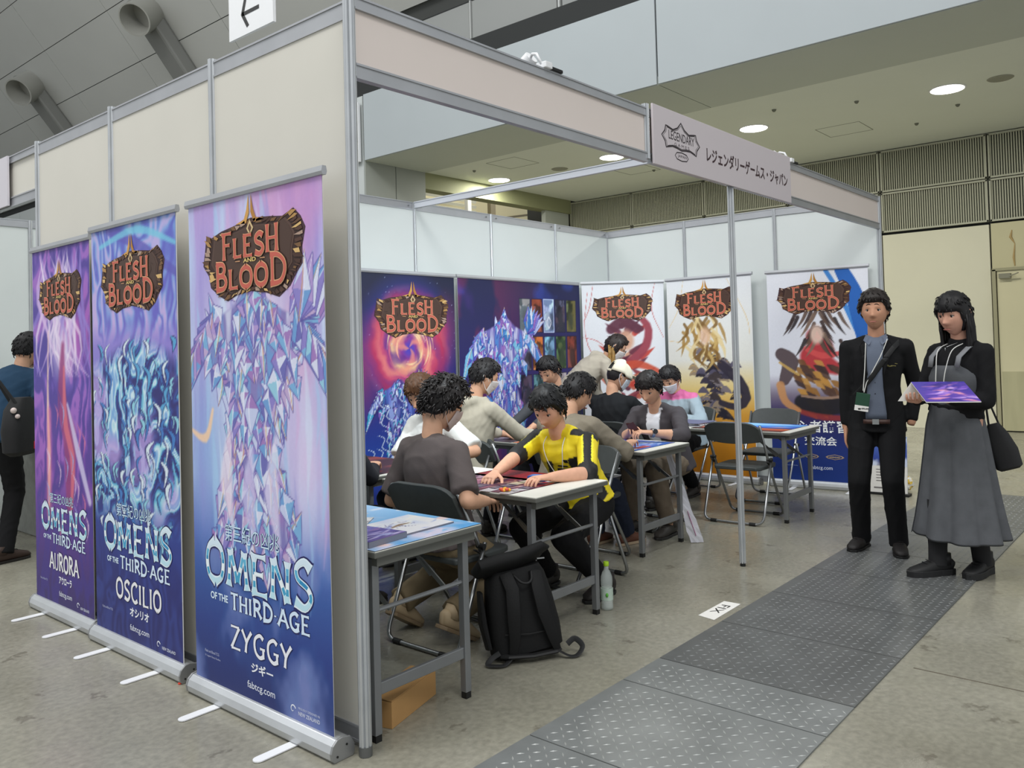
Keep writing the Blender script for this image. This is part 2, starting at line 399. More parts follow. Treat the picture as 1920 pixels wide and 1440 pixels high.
MB().box((11.2, 9.4, 5.65), (6.5, 3.4, .08)).build('bay_soffit', mat('bay_soffit', (176,176,150), .7), by)
slb = mat('shutter_slat', (186,186,172), .4, .2)
for i in range(13): MB().box((10.35, 10.2, 3.5+i*.115), (1.3, .05, .062), Matrix.Rotation(.5, 3, 'X')).build('shutter_slat', slb, by)
MB().box((11.09, 10.15, 4.2), (.11, .1, 1.8)).build('mullion', white_plastic, by)
for i in range(13): MB().box((11.27, 10.2, 3.5+i*.115), (.22, .05, .062), Matrix.Rotation(.5, 3, 'X')).build('shutter_slat', slb, by)
MB().box((11.85, 10.15, 4.2), (.16, .1, 1.8)).build('mullion', mat('mullion_brown', (120,112,92), .6), by)
p_ = MB(); p_.cyl((12.0, 10.6, 4.35), (14.2, 10.6, 4.75), .025); p_.cyl((12.6, 10.6, 4.3), (14.2, 10.6, 4.55), .018); p_.build('pipe', mat('pipe_brown', (112,104,84), .6), by)
area('bay_fill', (11, 8.6, 5.4), (11.2, 11, 4.2), 2.5, 60, (1, .96, .86), .4)  # unseen area light added to brighten the back wall of the bay
# green sign on the side wall
gs = thing('exit_sign', 'tall green sign with white edge high on the wall behind the corner post', 'sign', (6.19, 7.9, 4.3))
MB().box((6.19, 7.94, 4.79), (.05, .5, .92)).build('sign_box', white_plastic, gs, bevel=.006)
MB().box((6.162, 7.94, 4.79), (.008, .44, .86)).build('sign_face', mat('sign_green', (30,122,84), .35, emit=.15), gs)

# ---------------------------------------------------------------- metal floor plates
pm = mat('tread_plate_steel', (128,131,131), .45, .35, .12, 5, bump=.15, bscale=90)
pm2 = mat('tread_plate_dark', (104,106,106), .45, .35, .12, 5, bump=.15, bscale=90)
tread_m = mat('tread_bar_pale', (172,174,172), .42, .35, .1, 6)  # bars in a paler grey than the plates they sit on
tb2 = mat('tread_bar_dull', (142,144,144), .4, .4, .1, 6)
ps = thing('floor_cover_strip', 'strip of grey steel chequer plates running past the booth front', 'floor plates', (2, -.8, 0))
xs = [-2.2,-1.35,-.75,-.15,.45,1.065,1.36,1.96,2.57,3.17,3.77,4.37,4.97,5.57,6.34]
tri = 0
for k, (a, b) in enumerate(zip(xs[:-1], xs[1:])):
    y0, y1 = -1.232, -.372
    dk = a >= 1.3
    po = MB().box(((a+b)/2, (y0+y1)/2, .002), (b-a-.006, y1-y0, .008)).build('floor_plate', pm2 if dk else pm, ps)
    t = MB(); p = .041; nx = int((b-a-.02)/p); ny = int((y1-y0-.02)/p)
    for i in range(nx):
        for j in range(ny):
            x = a+.014+p*i+p*.25; y = y0+.016+p*j; s = 1 if (i+j) % 2 else -1
            lx, wx = .0155, .0036; c_, s_ = math.cos(s*PI/4), math.sin(s*PI/4)
            q = [(-lx,0),(0,-wx),(lx,0),(0,wx)]; q = [(x+u*c_-v*s_, y+u*s_+v*c_) for u, v in q]
            n0 = len(t.v); t.v += [(u, v, .0062) for u, v in q]+[(x, y, .0085)]
            t.f += [(n0, n0+1, n0+4), (n0+1, n0+2, n0+4), (n0+2, n0+3, n0+4), (n0+3, n0, n0+4)]; t.c += [None]*4
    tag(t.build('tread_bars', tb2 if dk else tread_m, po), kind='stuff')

# ---------------------------------------------------------------- booth shell (posts, rails, panels)
def post(par, x, y, z0=0., z1=2.7, r=.021, name='post'):
    k = MB(); prof = []
    for i in range(32):
        a = 2*PI*i/32; q = r*(1 if i % 4 else .72); prof.append((q*math.cos(a), q*math.sin(a)))
    k.prism(prof, (x, y, z0+.02), (1,0,0), (0,1,0), (0,0,z1-z0-.02))
    o = k.build(name, alu, par); k = MB(); k.cyl((x, y, z0), (x, y, z0+.028), r*.8, 16)
    if z0 == 0: k.build('foot', black_rub, o)
    return o
def rail(par, a, b, z0, z1, th=.026, m=alu_r, name='rail'):
    a, b = Vector(a), Vector(b); k = MB(); d = (b-a).normalized(); n = Vector((-d.y, d.x, 0)); u = Vector((0,0,1))
    R = Matrix((d, n, u)).transposed(); c = (a+b)/2; L_ = (b-a).length-.036
    k.box((c.x, c.y, (z0+z1)/2), (L_, th*.7, z1-z0-.014), R); k.box((c.x, c.y, z0+.004), (L_, th, .008), R); k.box((c.x, c.y, z1-.004), (L_, th, .008), R)
    return k.build(name, m, par)
def pan(par, a, b, z0, z1, m, th=.005, name='panel'):
    a, b = Vector(a), Vector(b); d = (b-a).normalized(); n = Vector((-d.y, d.x, 0)); R = Matrix((d, n, Vector((0,0,1)))).transposed(); c = (a+b)/2
    return MB().box((c.x, c.y, (z0+z1)/2), ((b-a).length-.03, th, z1-z0), R).build(name, m, par)
XL = 0.03
wl = tag(thing('wall_left', None, None, (XL, 1.5, 0)), kind='structure')
ys = [0., .985, 1.985, 2.97]
post(wl, 0.0, 0.0, r=.0225); MB().cyl((0,0,.001), (0,0,.035), .024, 20).build('foot', mat('adjuster_foot', (110,112,112), .4, .6), wl)
for y in ys[1:]: post(wl, XL-.004, y, z1=2.712)
for y0, y1 in zip(ys[:-1], ys[1:]):
    rail(wl, (XL, y0, 0), (XL, y1, 0), 2.63, 2.70); rail(wl, (XL, y0, 0), (XL, y1, 0), .02, .08)
    pan(wl, (XL-.006, y0, 0), (XL-.006, y1, 0), .08, 2.63, panel_out); pan(wl, (XL+.004, y0, 0), (XL+.004, y1, 0), .08, 2.63, panel_in)
wb = tag(thing('wall_back', None, None, (3, 2.99, 0)), kind='structure')
xsb = [.03, .99, 1.99, 3.0, 3.98, 4.98, 5.95]
for x in xsb[1:]: post(wb, x, 2.99)
for a, b in zip(xsb[:-1], xsb[1:]):
    rail(wb, (a, 2.99, 0), (b, 2.99, 0), 2.63, 2.70); rail(wb, (a, 2.99, 0), (b, 2.99, 0), .02, .08); pan(wb, (a, 2.985, 0), (b, 2.985, 0), .08, 2.63, panel_in)
    s = MB()
    for x in (a+.07, b-.07): s.cyl((x, 2.968, 2.665), (x, 2.975, 2.665), .007, 10)
    s.build('screws', steel, wb)
wr = tag(thing('wall_right', None, None, (5.9, 1.5, 0)), kind='structure')
pr = [(5.95,2.99), (5.895,1.96), (5.87,.95), (5.97,0.)]
for x, y in pr[1:]: post(wr, x, y)
for (a, b) in zip(pr[:-1], pr[1:]):
    a, b = (*a, 0), (*b, 0); rail(wr, a, b, 2.63, 2.70); rail(wr, a, b, .02, .08); pan(wr, a, b, .08, 2.63, panel_in)
# open front: mid post, fascia with two bays each side, cross rail
mp = thing('booth_post', 'slim aluminium post standing alone in the booth opening under the sign', 'post', (2.985, 0, 0))
post(mp, 2.985, -.0, z1=2.4, name='post_shaft')
fb = thing('fascia_beam', 'long pale pink fascia board with grey metal rails over the booth opening', 'fascia', (3, 0, 2.4))
for a, b in ((0, 2.0), (2.0, 3.86), (3.86, 5.97)):
    A, B = (a, 0, 0), (b, 0, 0)
    rail(fb, A, B, 2.652, 2.70, .03, name='top_rail'); rail(fb, A, B, 2.40, 2.455, .03, name='bottom_rail'); pan(fb, A, B, 2.455, 2.652, fascia_m, name='fascia_panel')
for x in (1.99, 3.87): post(fb, x, 0, 2.4, 2.72, name='joint_post')
cr = thing('cross_rail', 'white cross rail running overhead from the back wall to the sign', 'rail', (2.985, 1.5, 2.6))
rail(cr, (2.985, .01, 0), (2.995, 2.98, 0), 2.645, 2.70, .03, mat('rail_white', (186,190,198), .5), name='rail_body')

# ---------------------------------------------------------------- printed artwork (colours per point of a fine cloth grid)
class Canvas:
    def __init__(s, W, H, res, seed=1):
        s.W, s.H = W, H; s.nx = max(2, int(W/res)); s.ny = max(2, int(H/res)); s.r = np.random.RandomState(seed); s.rnd = random.Random(seed)
        s.X, s.Y = np.meshgrid((np.arange(s.nx+1))*W/s.nx, (np.arange(s.ny+1))*H/s.ny); s.a = np.zeros((s.ny+1, s.nx+1, 3))
    def vgrad(s, st):
        z = [p for p, _ in st]
        for k in range(3): s.a[..., k] = np.interp(s.Y, z, [c[k] for _, c in st])
        return s
    def noise(s, sx, sy=None, oc=4, X=None, Y=None):
        sy = sy or sx; X = s.X if X is None else X; Y = s.Y if Y is None else Y; out = 0; amp = .5; tot = 0
        for o in range(oc):
            fx, fy = (2**o)/sx, (2**o)/sy; g = s.r.rand(67, 67); u, v = X*fx+7.3*o+20, Y*fy+3.1*o+20
            i, j = np.floor(u).astype(int), np.floor(v).astype(int); a, b = u-i, v-j; a = a*a*(3-2*a); b = b*b*(3-2*b); i %= 66; j %= 66
            out = out+amp*((g[j, i]*(1-a)+g[j, i+1]*a)*(1-b)+(g[j+1, i]*(1-a)+g[j+1, i+1]*a)*b); tot += amp; amp *= .5
        return out/tot
    def blend(s, m, col):
        m = np.clip(m, 0, 1)[..., None]; col = np.array(col, float); s.a = s.a*(1-m)+col*m; return s
    def ramp(s, t, st, m=1.):
        z = [p for p, _ in st]; c = np.stack([np.interp(t, z, [q[k] for _, q in st]) for k in range(3)], -1)
        m = np.clip(m*np.ones_like(s.X), 0, 1)[..., None]; s.a = s.a*(1-m)+c*m; return s
    def blob(s, c, rx, ry, col, al=1., ang=0, soft=1.):
        dx, dy = s.X-c[0], s.Y-c[1]; u = dx*math.cos(ang)+dy*math.sin(ang); v = -dx*math.sin(ang)+dy*math.cos(ang)
        d = np.sqrt((u/rx)**2+(v/ry)**2); return s.blend(al*np.clip((1-d)/soft, 0, 1), col)
    def stroke(s, pts, wd, col, al=1., soft=.004):
        """tapered brush stroke along pts, widths interpolated"""
        pts = np.array(pts, float); n = len(pts)
        if n < 9:   # smooth the path
            t = np.linspace(0, n-1, 9); 
            if n > 2:
                q = [];
                for k in t:
                    i = min(int(k), n-2); f = k-i; p0, p1, p2, p3 = pts[max(i-1, 0)], pts[i], pts[i+1], pts[min(i+2, n-1)]
                    q.append(.5*((2*p1)+(-p0+p2)*f+(2*p0-5*p1+4*p2-p3)*f*f+(-p0+3*p1-3*p2+p3)*f**3))
                pts = np.array(q)
            else: pts = np.array([pts[0]+(pts[1]-pts[0])*k for k in np.linspace(0, 1, 4)])
            n = len(pts)
        wd = np.interp(np.linspace(0, 1, n), np.linspace(0, 1, len(wd)), wd); W_ = max(wd)+soft
        i0, i1 = int(max(0, (pts[:, 0].min()-W_)/s.W*s.nx)), int(min(s.nx, (pts[:, 0].max()+W_)/s.W*s.nx)+2)
        j0, j1 = int(max(0, (pts[:, 1].min()-W_)/s.H*s.ny)), int(min(s.ny, (pts[:, 1].max()+W_)/s.H*s.ny)+2)
        if i1 <= i0 or j1 <= j0: return s
        X, Y = s.X[j0:j1, i0:i1], s.Y[j0:j1, i0:i1]; m = np.zeros_like(X)
        for k in range(n-1):
            a, b = pts[k], pts[k+1]; d = b-a; L2 = max(d@d, 1e-9); t = np.clip(((X-a[0])*d[0]+(Y-a[1])*d[1])/L2, 0, 1)
            D = np.hypot(X-a[0]-t*d[0], Y-a[1]-t*d[1]); w_ = wd[k]+(wd[k+1]-wd[k])*t; m = np.maximum(m, np.clip((w_-D)/soft+.5, 0, 1))
        m = (m*al)[..., None]; s.a[j0:j1, i0:i1] = s.a[j0:j1, i0:i1]*(1-m)+np.array(col, float)*m; return s
    def poly(s, pts, col, al=1.):
        pts = np.array(pts, float); x0, y0 = pts.min(0); x1, y1 = pts.max(0)
        i0, i1 = int(max(0, x0/s.W*s.nx)), int(min(s.nx, x1/s.W*s.nx)+2); j0, j1 = int(max(0, y0/s.H*s.ny)), int(min(s.ny, y1/s.H*s.ny)+2)
        if i1 <= i0 or j1 <= j0: return s
        X, Y = s.X[j0:j1, i0:i1], s.Y[j0:j1, i0:i1]; ins = np.zeros(X.shape, bool); n = len(pts)
        for k in range(n):
            (xa, ya), (xb, yb_) = pts[k], pts[(k+1) % n]
            c = ((ya > Y) != (yb_ > Y)) & (X < (xb-xa)*(Y-ya)/(yb_-ya+1e-12)+xa); ins ^= c
        m = (ins*al)[..., None]; s.a[j0:j1, i0:i1] = s.a[j0:j1, i0:i1]*(1-m)+np.array(col, float)*m; return s
    def shard(s, p, q, w_, pal, edge=(70,70,140), gold=False):
        p, q = np.array(p, float), np.array(q, float); d = q-p; L_ = np.hypot(*d); d /= L_; n = np.array((-d[1], d[0])); r = s.rnd
        a = p+d*L_*r.uniform(.25, .45); l, rr = a+n*w_/2, a-n*w_/2; m = a+n*w_*r.uniform(-.15, .15)
        s.poly([p, l, m], r.choice(pal)); s.poly([p, m, rr], r.choice(pal)); s.poly([m, l, q], r.choice(pal)); s.poly([m, q, rr], r.choice(pal))
        b = m+(q-m)*r.uniform(.3, .6); s.poly([l, b, m], r.choice(pal))
        for u, v in ((p, l), (l, q), (q, rr), (rr, p)): s.stroke([u, v], [.0022], edge, .75, .003)
        s.stroke([p, m, q], [.001, .004, .001], (240, 242, 255), .7, .003)
        if gold: s.stroke([p+n*w_*.05, m+n*w_*.1, q], [.002, .003, .001], (214, 160, 96), .8, .003)
    def mesh(s, name, o, ax, az):
        """grid mesh with its lower left corner at o, along unit ax and az"""
        o, ax, az = (np.array(v, float) for v in (o, ax, az)); V = o+s.X[..., None]*ax+s.Y[..., None]*az; w_, h_ = s.nx+1, s.ny+1
        ii, jj = np.meshgrid(np.arange(s.nx), np.arange(s.ny)); b = (jj*w_+ii).ravel(); F = np.stack([b, b+1, b+w_+1, b+w_], -1)
        me = bpy.data.meshes.new(name); me.vertices.add(w_*h_); me.vertices.foreach_set('co', V.reshape(-1).astype('f'))
        me.loops.add(F.size); me.loops.foreach_set('vertex_index', F.reshape(-1).astype('i')); me.polygons.add(len(F))
        me.polygons.foreach_set('loop_start', np.arange(0, F.size, 4, dtype='i')); me.polygons.foreach_set('loop_total', np.full(len(F), 4, 'i'))
        me.update(calc_edges=True); a = me.color_attributes.new('Col', 'FLOAT_COLOR', 'POINT'); c = np.clip(s.a, 0, 255)/255
        l = np.where(c <= .04045, c/12.92, ((c+.055)/1.055)**2.4); q = np.ones((h_, w_, 4)); q[..., :3] = l; a.data.foreach_set('color', q.reshape(-1).astype('f'))
        return me

# ---------------------------------------------------------------- lettering
_TM = {}
def text_geo(t, bold=0., space=1.):
    k = (t, bold, space)
    if k not in _TM:
        cu = bpy.data.curves.new('t', 'FONT'); cu.body = t; cu.size = 1; cu.offset = bold; cu.space_character = space; cu.resolution_u = 3
        ob = bpy.data.objects.new('t', cu); C.objects.link(ob); dg = bpy.context.evaluated_depsgraph_get()
        me = ob.evaluated_get(dg).to_mesh(); v = [(p.co.x, p.co.y) for p in me.vertices]; f = [tuple(p.vertices) for p in me.polygons]
        ob.evaluated_get(dg).to_mesh_clear(); bpy.data.objects.remove(ob); bpy.data.curves.remove(cu)
        if not v: v = [(0, 0), (1, 0), (1, 1)]; f = [(0, 1, 2)]
        x0, x1 = min(a for a, _ in v), max(a for a, _ in v); y0, y1 = min(b for _, b in v), max(b for _, b in v)
        _TM[k] = ([((a-x0)/(x1-x0), (b-y0)/(y1-y0)) for a, b in v], f)
    return _TM[k]
def put_text(mb, t, o, ax, az, s, z, w_, h_, bold=.012, col=None, off=.0, n=None, slant=0., space=1.):
    """text with its lower left corner at (s, z) of the sheet, w_ wide and h_ tall"""
    v, f = text_geo(t, bold, space); o, ax, az, n = Vector(o), Vector(ax), Vector(az), Vector(n)
    mb.add([o+ax*(s+a*w_+slant*b*h_)+az*(z+b*h_)+n*off for a, b in v], f, col)
G = {  # stroke letters, box about 0.7 wide and 1 tall: lists of polylines
 'A': [[(0,0),(.2,.5),(.36,1)],[(.36,1),(.54,.5),(.74,0)],[(.14,.34),(.6,.34)]], 'B': [[(.1,0),(.1,1)],[(.02,1),(.38,.98),(.48,.76),(.36,.56),(.12,.54)],[(.12,.54),(.44,.5),(.56,.26),(.42,.03),(.02,0)]],
 'C': [[(.6,.86),(.4,1),(.12,.82),(.05,.5),(.14,.16),(.38,0),(.62,.14)]], 'D': [[(.1,0),(.1,1)],[(.0,1),(.34,.98),(.62,.74),(.66,.4),(.46,.06),(.0,0)]],
 'E': [[(.1,0),(.1,1)],[(.0,1),(.54,1)],[(.1,.52),(.44,.52)],[(.0,0),(.58,0)]], 'F': [[(.14,-.06),(.14,1)],[(.0,1),(.6,1)],[(.14,.54),(.5,.54)]],
 'G': [[(.6,.86),(.4,1),(.12,.82),(.05,.5),(.14,.16),(.38,0),(.6,.1)],[(.6,.02),(.6,.44)],[(.4,.42),(.7,.42)]], 'H': [[(.08,0),(.08,1)],[(.56,0),(.56,1)],[(.08,.5),(.56,.5)]],
 'I': [[(.12,0),(.12,1)]], 'L': [[(.1,1),(.1,0)],[(.04,0),(.56,.02)]], 'M': [[(.04,0),(.12,1)],[(.12,1),(.4,.16)],[(.4,.16),(.68,1)],[(.68,1),(.78,0)]],
 'N': [[(.06,0),(.1,1)],[(.1,1),(.58,.02)],[(.58,0),(.6,1)]], 'O': [[(.36,1),(.12,.84),(.04,.5),(.12,.15),(.36,0)],[(.36,0),(.6,.15),(.68,.5),(.6,.84),(.36,1)]],
 'R': [[(.1,0),(.1,1)],[(.0,1),(.4,.98),(.52,.76),(.4,.54),(.12,.5)],[(.3,.5),(.64,0)]], 'S': [[(.54,.86),(.34,1),(.1,.84),(.14,.6),(.44,.44),(.54,.22),(.34,0),(.04,.1)]],
 'T': [[(.3,0),(.3,1)],[(.0,1),(.6,1)]], 'U': [[(.06,1),(.08,.24),(.3,0),(.52,.2),(.56,1)]], 'Y': [[(.0,1),(.28,.5)],[(.6,1),(.3,.5),(.22,0)]],
 'Z': [[(.02,1),(.56,1)],[(.56,1),(.04,0)],[(.04,0),(.62,0)]], 'Q': [[(.5,1),(.1,.98)],[(.1,1),(.06,.6),(.3,.3),(.28,0)],[(.3,1),(.6,.7),(.56,.34),(.28,0)],[(.3,.75),(.3,.5)]], '.': [[(.1,.42),(.1,.5)]]}
GW = dict(A=.74,B=.6,C=.66,D=.72,E=.6,F=.6,G=.72,H=.64,I=.26,L=.56,M=.84,N=.68,O=.74,R=.66,S=.6,T=.62,U=.62,Y=.62,Z=.64,Q=.66)
GW['.'] = .2
def stroke_word(mb, word, o, ax, az, n, s, z, w_, h_, th=.13, flare=.55, col=None, off=0., heights=None, rise=0., shade=None):
    o, ax, az, n = Vector(o), Vector(ax), Vector(az), Vector(n); gap = .12; hs = heights or [1]*len(word)
    tot = sum(GW[c]*math.sqrt(h) for c, h in zip(word, hs))+gap*(len(word)-1); kx = w_/tot; x = 0
    for ci, (c, hh) in enumerate(zip(word, hs)):
        g = math.sqrt(hh); r0 = rise*(ci/max(1, len(word)-1))
        for pi_, pl in enumerate(G[c]):
            off_ = off+.00004*(pi_+4*(ci % 2))
            P = [Vector((x+a*g, 0))*kx+Vector((0, 1))*(b*hh*h_+r0) for a, b in pl] if False else [Vector(((x+a*g)*kx, b*hh*h_+r0)) for a, b in pl]
            if len(P) > 2:
                q = []
                for i in range(len(P)-1):
                    p0, p1, p2, p3 = P[max(i-1, 0)], P[i], P[i+1], P[min(i+2, len(P)-1)]
                    for k in range(4):
                        f = k/4; q.append(.5*((2*p1)+(-p0+p2)*f+(2*p0-5*p1+4*p2-p3)*f*f+(-p0+3*p1-3*p2+p3)*f**3))
                P = q+[P[-1]]
            else: P = [P[0]+(P[1]-P[0])*k/6 for k in range(7)]
            m = len(P); vert = abs((P[-1]-P[0]).y) > abs((P[-1]-P[0]).x)*.9; base = th*h_*(1 if vert else .62); V = []
            for i, p in enumerate(P):
                t = (P[min(i+1, m-1)]-P[max(i-1, 0)]); t.normalize(); nn = Vector((-t.y, t.x)); u = 2*i/(m-1)-1
                r = base*.5*(1+flare*abs(u)**4); V += [p+nn*r, p-nn*r]
            for i in range(m-1):
                zz = (P[i].y+P[i+1].y)/2/h_; cc = shade(zz) if shade else col
                mb.add([o+ax*(s+q.x)+az*(z+q.y)+n*off_ for q in (V[2*i], V[2*i+1], V[2*i+3], V[2*i+2])], [(0, 1, 2, 3)], cc)
        x += (GW[c]*g+gap)
def fab_logo(mb, o, ax, az, n, s, z, W_, seed=3):
    """stone plaque with gilt frame and the two words; W_ wide, lower left corner at (s, z)"""
    r = random.Random(seed); H_ = W_*.43
    o, ax, az, n = Vector(o), Vector(ax), Vector(az), Vector(n)
    def P(x, y, k=0): return o+ax*(s+x*W_)+az*(z+y*H_)+n*(.0006*k)
    out = [(.02,.62),(.0,.44),(.06,.30),(.08,.14),(.17,.02),(.26,-.06),(.36,.01),(.5,.04),(.64,.0),(.76,-.07),(.86,.05),(.92,.2),(.97,.3),(.97,.5),(1.,.72),(.96,.86),(.9,.97),(.8,.9),(.68,.93),(.5,.96),(.34,.9),(.2,.86),(.1,.8),(.04,.84)]
    ctr = (.5,.46)
    def sc(q, k): return (ctr[0]+(q[0]-ctr[0])*k, ctr[1]+(q[1]-ctr[1])*k)
    def fan(pts, col, k): 
        m = len(pts); mb.add([P(*ctr, k)]+[P(*q, k) for q in pts], [(0, 1+i, 1+(i+1) % m) for i in range(m)], col)
    fan([sc(q, 1.05) for q in out], (72,50,58), 1); fan(out, (58,38,34), 2)
    fan([sc(q, .86) for q in out], (86,64,56), 3); fan([sc(q, .82) for q in out], (78,58,50), 4)
    for i in range(len(out)):
        a, b = out[i], out[(i+1) % len(out)]
        for k in range(3):
            u0, u1 = k/3+r.uniform(-.05,.04), k/3+r.uniform(.2,.34); A = (a[0]+(b[0]-a[0])*u0, a[1]+(b[1]-a[1])*u0); B = (a[0]+(b[0]-a[0])*u1, a[1]+(b[1]-a[1])*u1)
            A2, B2 = sc(A, r.uniform(.90, .98)), sc(B, r.uniform(.84, .95)); col = r.choice([(176,136,82),(120,88,58),(212,176,116),(74,50,42),(84,58,48),(172,146,130),(96,68,50)])
            mb.add([P(*sc(A, r.uniform(.97, 1.09)), 5), P(*sc(B, r.uniform(.97,1.03)), 5), P(*B2, 5), P(*A2, 5)], [(0, 1, 2, 3)], col)
    for i in range(16):   # cracks in the stone
        x, y = r.uniform(.12, .88), r.uniform(.15, .75); a = r.uniform(0, 6.28); L_ = r.uniform(.04, .1)
        d = (math.cos(a)*L_, math.sin(a)*L_*1.6); mb.add([P(x, y, 5), P(x+d[0], y+d[1], 5), P(x+d[0]*.4+.006, y+d[1]*.4-.012, 5)], [(0, 1, 2)], (52,36,32))
    for sg in (-1, 1):    # crest
        mb.add([P(.5+sg*.012, 1.30, 5), P(.5+sg*.034, 1.1, 5), P(.5+sg*.06, .98, 5), P(.5+sg*.15, .93, 5), P(.5+sg*.04, .92, 5), P(.5+sg*.008, 1.06, 5)], [(0, 1, 2, 3, 4, 5)], (206,156,84) if sg < 0 else (176,126,62))
    mb.add([P(.5, .96, 6), P(.535, .85, 6), P(.5, .74, 6), P(.465, .85, 6)], [(0, 1, 2, 3)], (212,186,140)); mb.add([P(.5, .91, 7), P(.518, .85, 7), P(.5, .79, 7), P(.482, .85, 7)], [(0, 1, 2, 3)], (96,66,50))
    a0 = o
    for k, (thk, col) in enumerate((( .30,(50,26,26)), (.235,(222,172,128)), (.165,(196,98,84)))):
        stroke_word(mb, 'FLESH', a0, ax, az, n, s+W_*.20, z+H_*.49, W_*.58, H_*.30, thk, .35, col, .0006*(8+k), [1.12, .86, .9, .9, 1.2])
        stroke_word(mb, 'BLOOD', a0, ax, az, n, s+W_*.13, z+H_*.08, W_*.72, H_*.31, thk, .35, col, .0006*(8+k), [1.12, .84, .86, .9, 1.2])
    put_text(mb, 'AND', a0, ax, az, s+W_*.43, z+H_*.405, W_*.13, H_*.055, .02, (226,196,120), .0006*9, n)
    for x in (.345, .60): mb.add([P(x, .43, 9), P(x+.05, .425, 9), P(x+.05, .44, 9), P(x, .44, 9)], [(0, 1, 2, 3)], (200,150,110))
def omens_title(mb, o, ax, az, n, s, z, W_, jpw=.52):
    sh = lambda q: (214,232,246) if q > .86 else (96,178,214) if q > .6 else (50,140,190) if q > .5 else (238,246,250) if q > .36 else (70,160,200) if q > .14 else (190,226,240)
    H_ = W_*.205
    for k, (t, c, f) in enumerate(((.23,(36,34,92),None), (.165,(224,240,250),None), (.10,None,sh))):
        stroke_word(mb, 'OMENS', o, ax, az, n, s, z+H_*.55, W_, H_, t, .95, c, .001+.0005*k, [1.08,.95,.95,1,1.1], shade=f)
        if k < 2: stroke_word(mb, 'THIRD.AGE', o, ax, az, n, s+W_*.25, z-H_*.06, W_*.72, H_*.42, (.34, .2)[k], .5, ((36,34,92),(214,232,250))[k], .001+.0005*k)
    put_text(mb, 'OF THE', o, ax, az, s+W_*.04, z+H_*.06, W_*.18, H_*.2, .03, (214,232,250), .0015, n)
    for k, (b, c) in enumerate(((.035,(30,50,110)), (.0,(206,232,248)))):
        put_text(mb, '第三紀の凶兆', o, ax, az, s+W_*.2, z+H_*1.72, W_*jpw, H_*.46, b, c, .001+.0005*k, n)
def fern(mb, o, ax, az, n, s, z, h_):
    m = []; o, ax, az, n = Vector(o), Vector(ax), Vector(az), Vector(n); V = []
    for i in range(15):
        a = .3+i*.38; r = h_*.5*(1-i/19); wd = h_*.09*(1-i/20)
        V += [o+ax*(s+(r+wd)*math.cos(a))+az*(z+(r+wd)*math.sin(a))+n*.001, o+ax*(s+(r-wd)*math.cos(a))+az*(z+(r-wd)*math.sin(a))+n*.001]
    mb.add(V, [(2*i, 2*i+1, 2*i+3, 2*i+2) for i in range(14)], (226,230,244))

def roll_banner(lbl, L0, R0, z1, cv, out, z0=.075, deco=None, feet=True, rail_top=True, cat='banner', group=None):
    """L0, R0: floor points of the sheet seen from the front; out: unit vector toward the viewer"""
    L0, R0, out = Vector((*L0, 0)), Vector((*R0, 0)), Vector((*out, 0)).normalized(); ax = (R0-L0).normalized(); out = Vector((ax.y, -ax.x, 0)); W_ = (R0-L0).length; mid = (L0+R0)/2
    t = thing('roll_up_banner', lbl, cat, mid, group=group); az = Vector((0, 0, 1)); o = L0+az*z0
    sh = link('print_sheet', cv.mesh('sheet', o, ax, az), print_m, t); sh.data.shade_smooth()
    k = MB(); k.prism([(0,0),(W_,0),(W_,z1-z0),(0,z1-z0)], L0+az*z0-out*.0015, ax, az, -out*.0012); k.build('sheet_back', white_plastic, t)
    prof = [(-.055,.0),(.02,.0),(.031,.012),(.034,.035),(.026,.058),(.008,.074),(-.012,.078),(-.045,.07),(-.062,.04),(-.062,.012)]
    k = MB(); k.prism(prof, L0-ax*.02, out, az, ax*(W_+.04)); k.build('cassette', alu, t, smooth=False, bevel=.003)
    for a in (L0-ax*.03, R0+ax*.02):
        k = MB(); k.prism([(x*1.06, z*1.04) for x, z in prof], a, out, az, ax*.01); e = k.build('end_cap', mat('end_cap_silver', (150,151,152), .4, .6), t, bevel=.003)
        k = MB(); c = a+ax*(.0 if a.x == (L0-ax*.03).x and a.y == (L0-ax*.03).y else .0105)
        for q in ((-.03,.05),(.01,.02)): k.cyl(c+out*q[0]+az*q[1]-ax*.002, c+out*q[0]+az*q[1]+ax*.002, .004, 8)
        k.build('screw', black_rub, e)
    if feet:
        for u in (.22, .78):
            c = L0+ax*(W_*u); k = MB(); n_ = 8; pl = [(-.022, -.04), (.022, -.04)]+[(.022*math.cos(PI*i/n_), .165+.022*math.sin(PI*i/n_)) for i in range(n_+1)]
            k.prism(pl, c+az*.002, ax, out, az*.004); k.build('foot', white_plastic, t)
    k = MB(); k.box(mid+az*(z1+.004), (1, 1, 1)); k = MB(); k.prism([(.008,-.012),(.012,.0),(.008,.02),(-.008,.02),(-.012,.0),(-.008,-.012)], L0-ax*.015+az*z1, out, az, ax*(W_+.03)); k.build('top_rail', alu_r, t)
    k = MB(); k.cyl(mid-out*.02+az*.05, mid-out*.02+az*z1, .009, 8); k.build('pole', alu, t)
    if deco:
        d = MB(); deco(d, o, ax, az, out); me = d.mesh('ink'); link('lettering', me, print_flat, t)
    return t
pal3 = [(140,130,200),(112,158,212),(196,204,236),(160,124,188),(150,200,224),(214,218,240),(110,110,180),(176,152,208),(124,174,218),(190,168,208)]
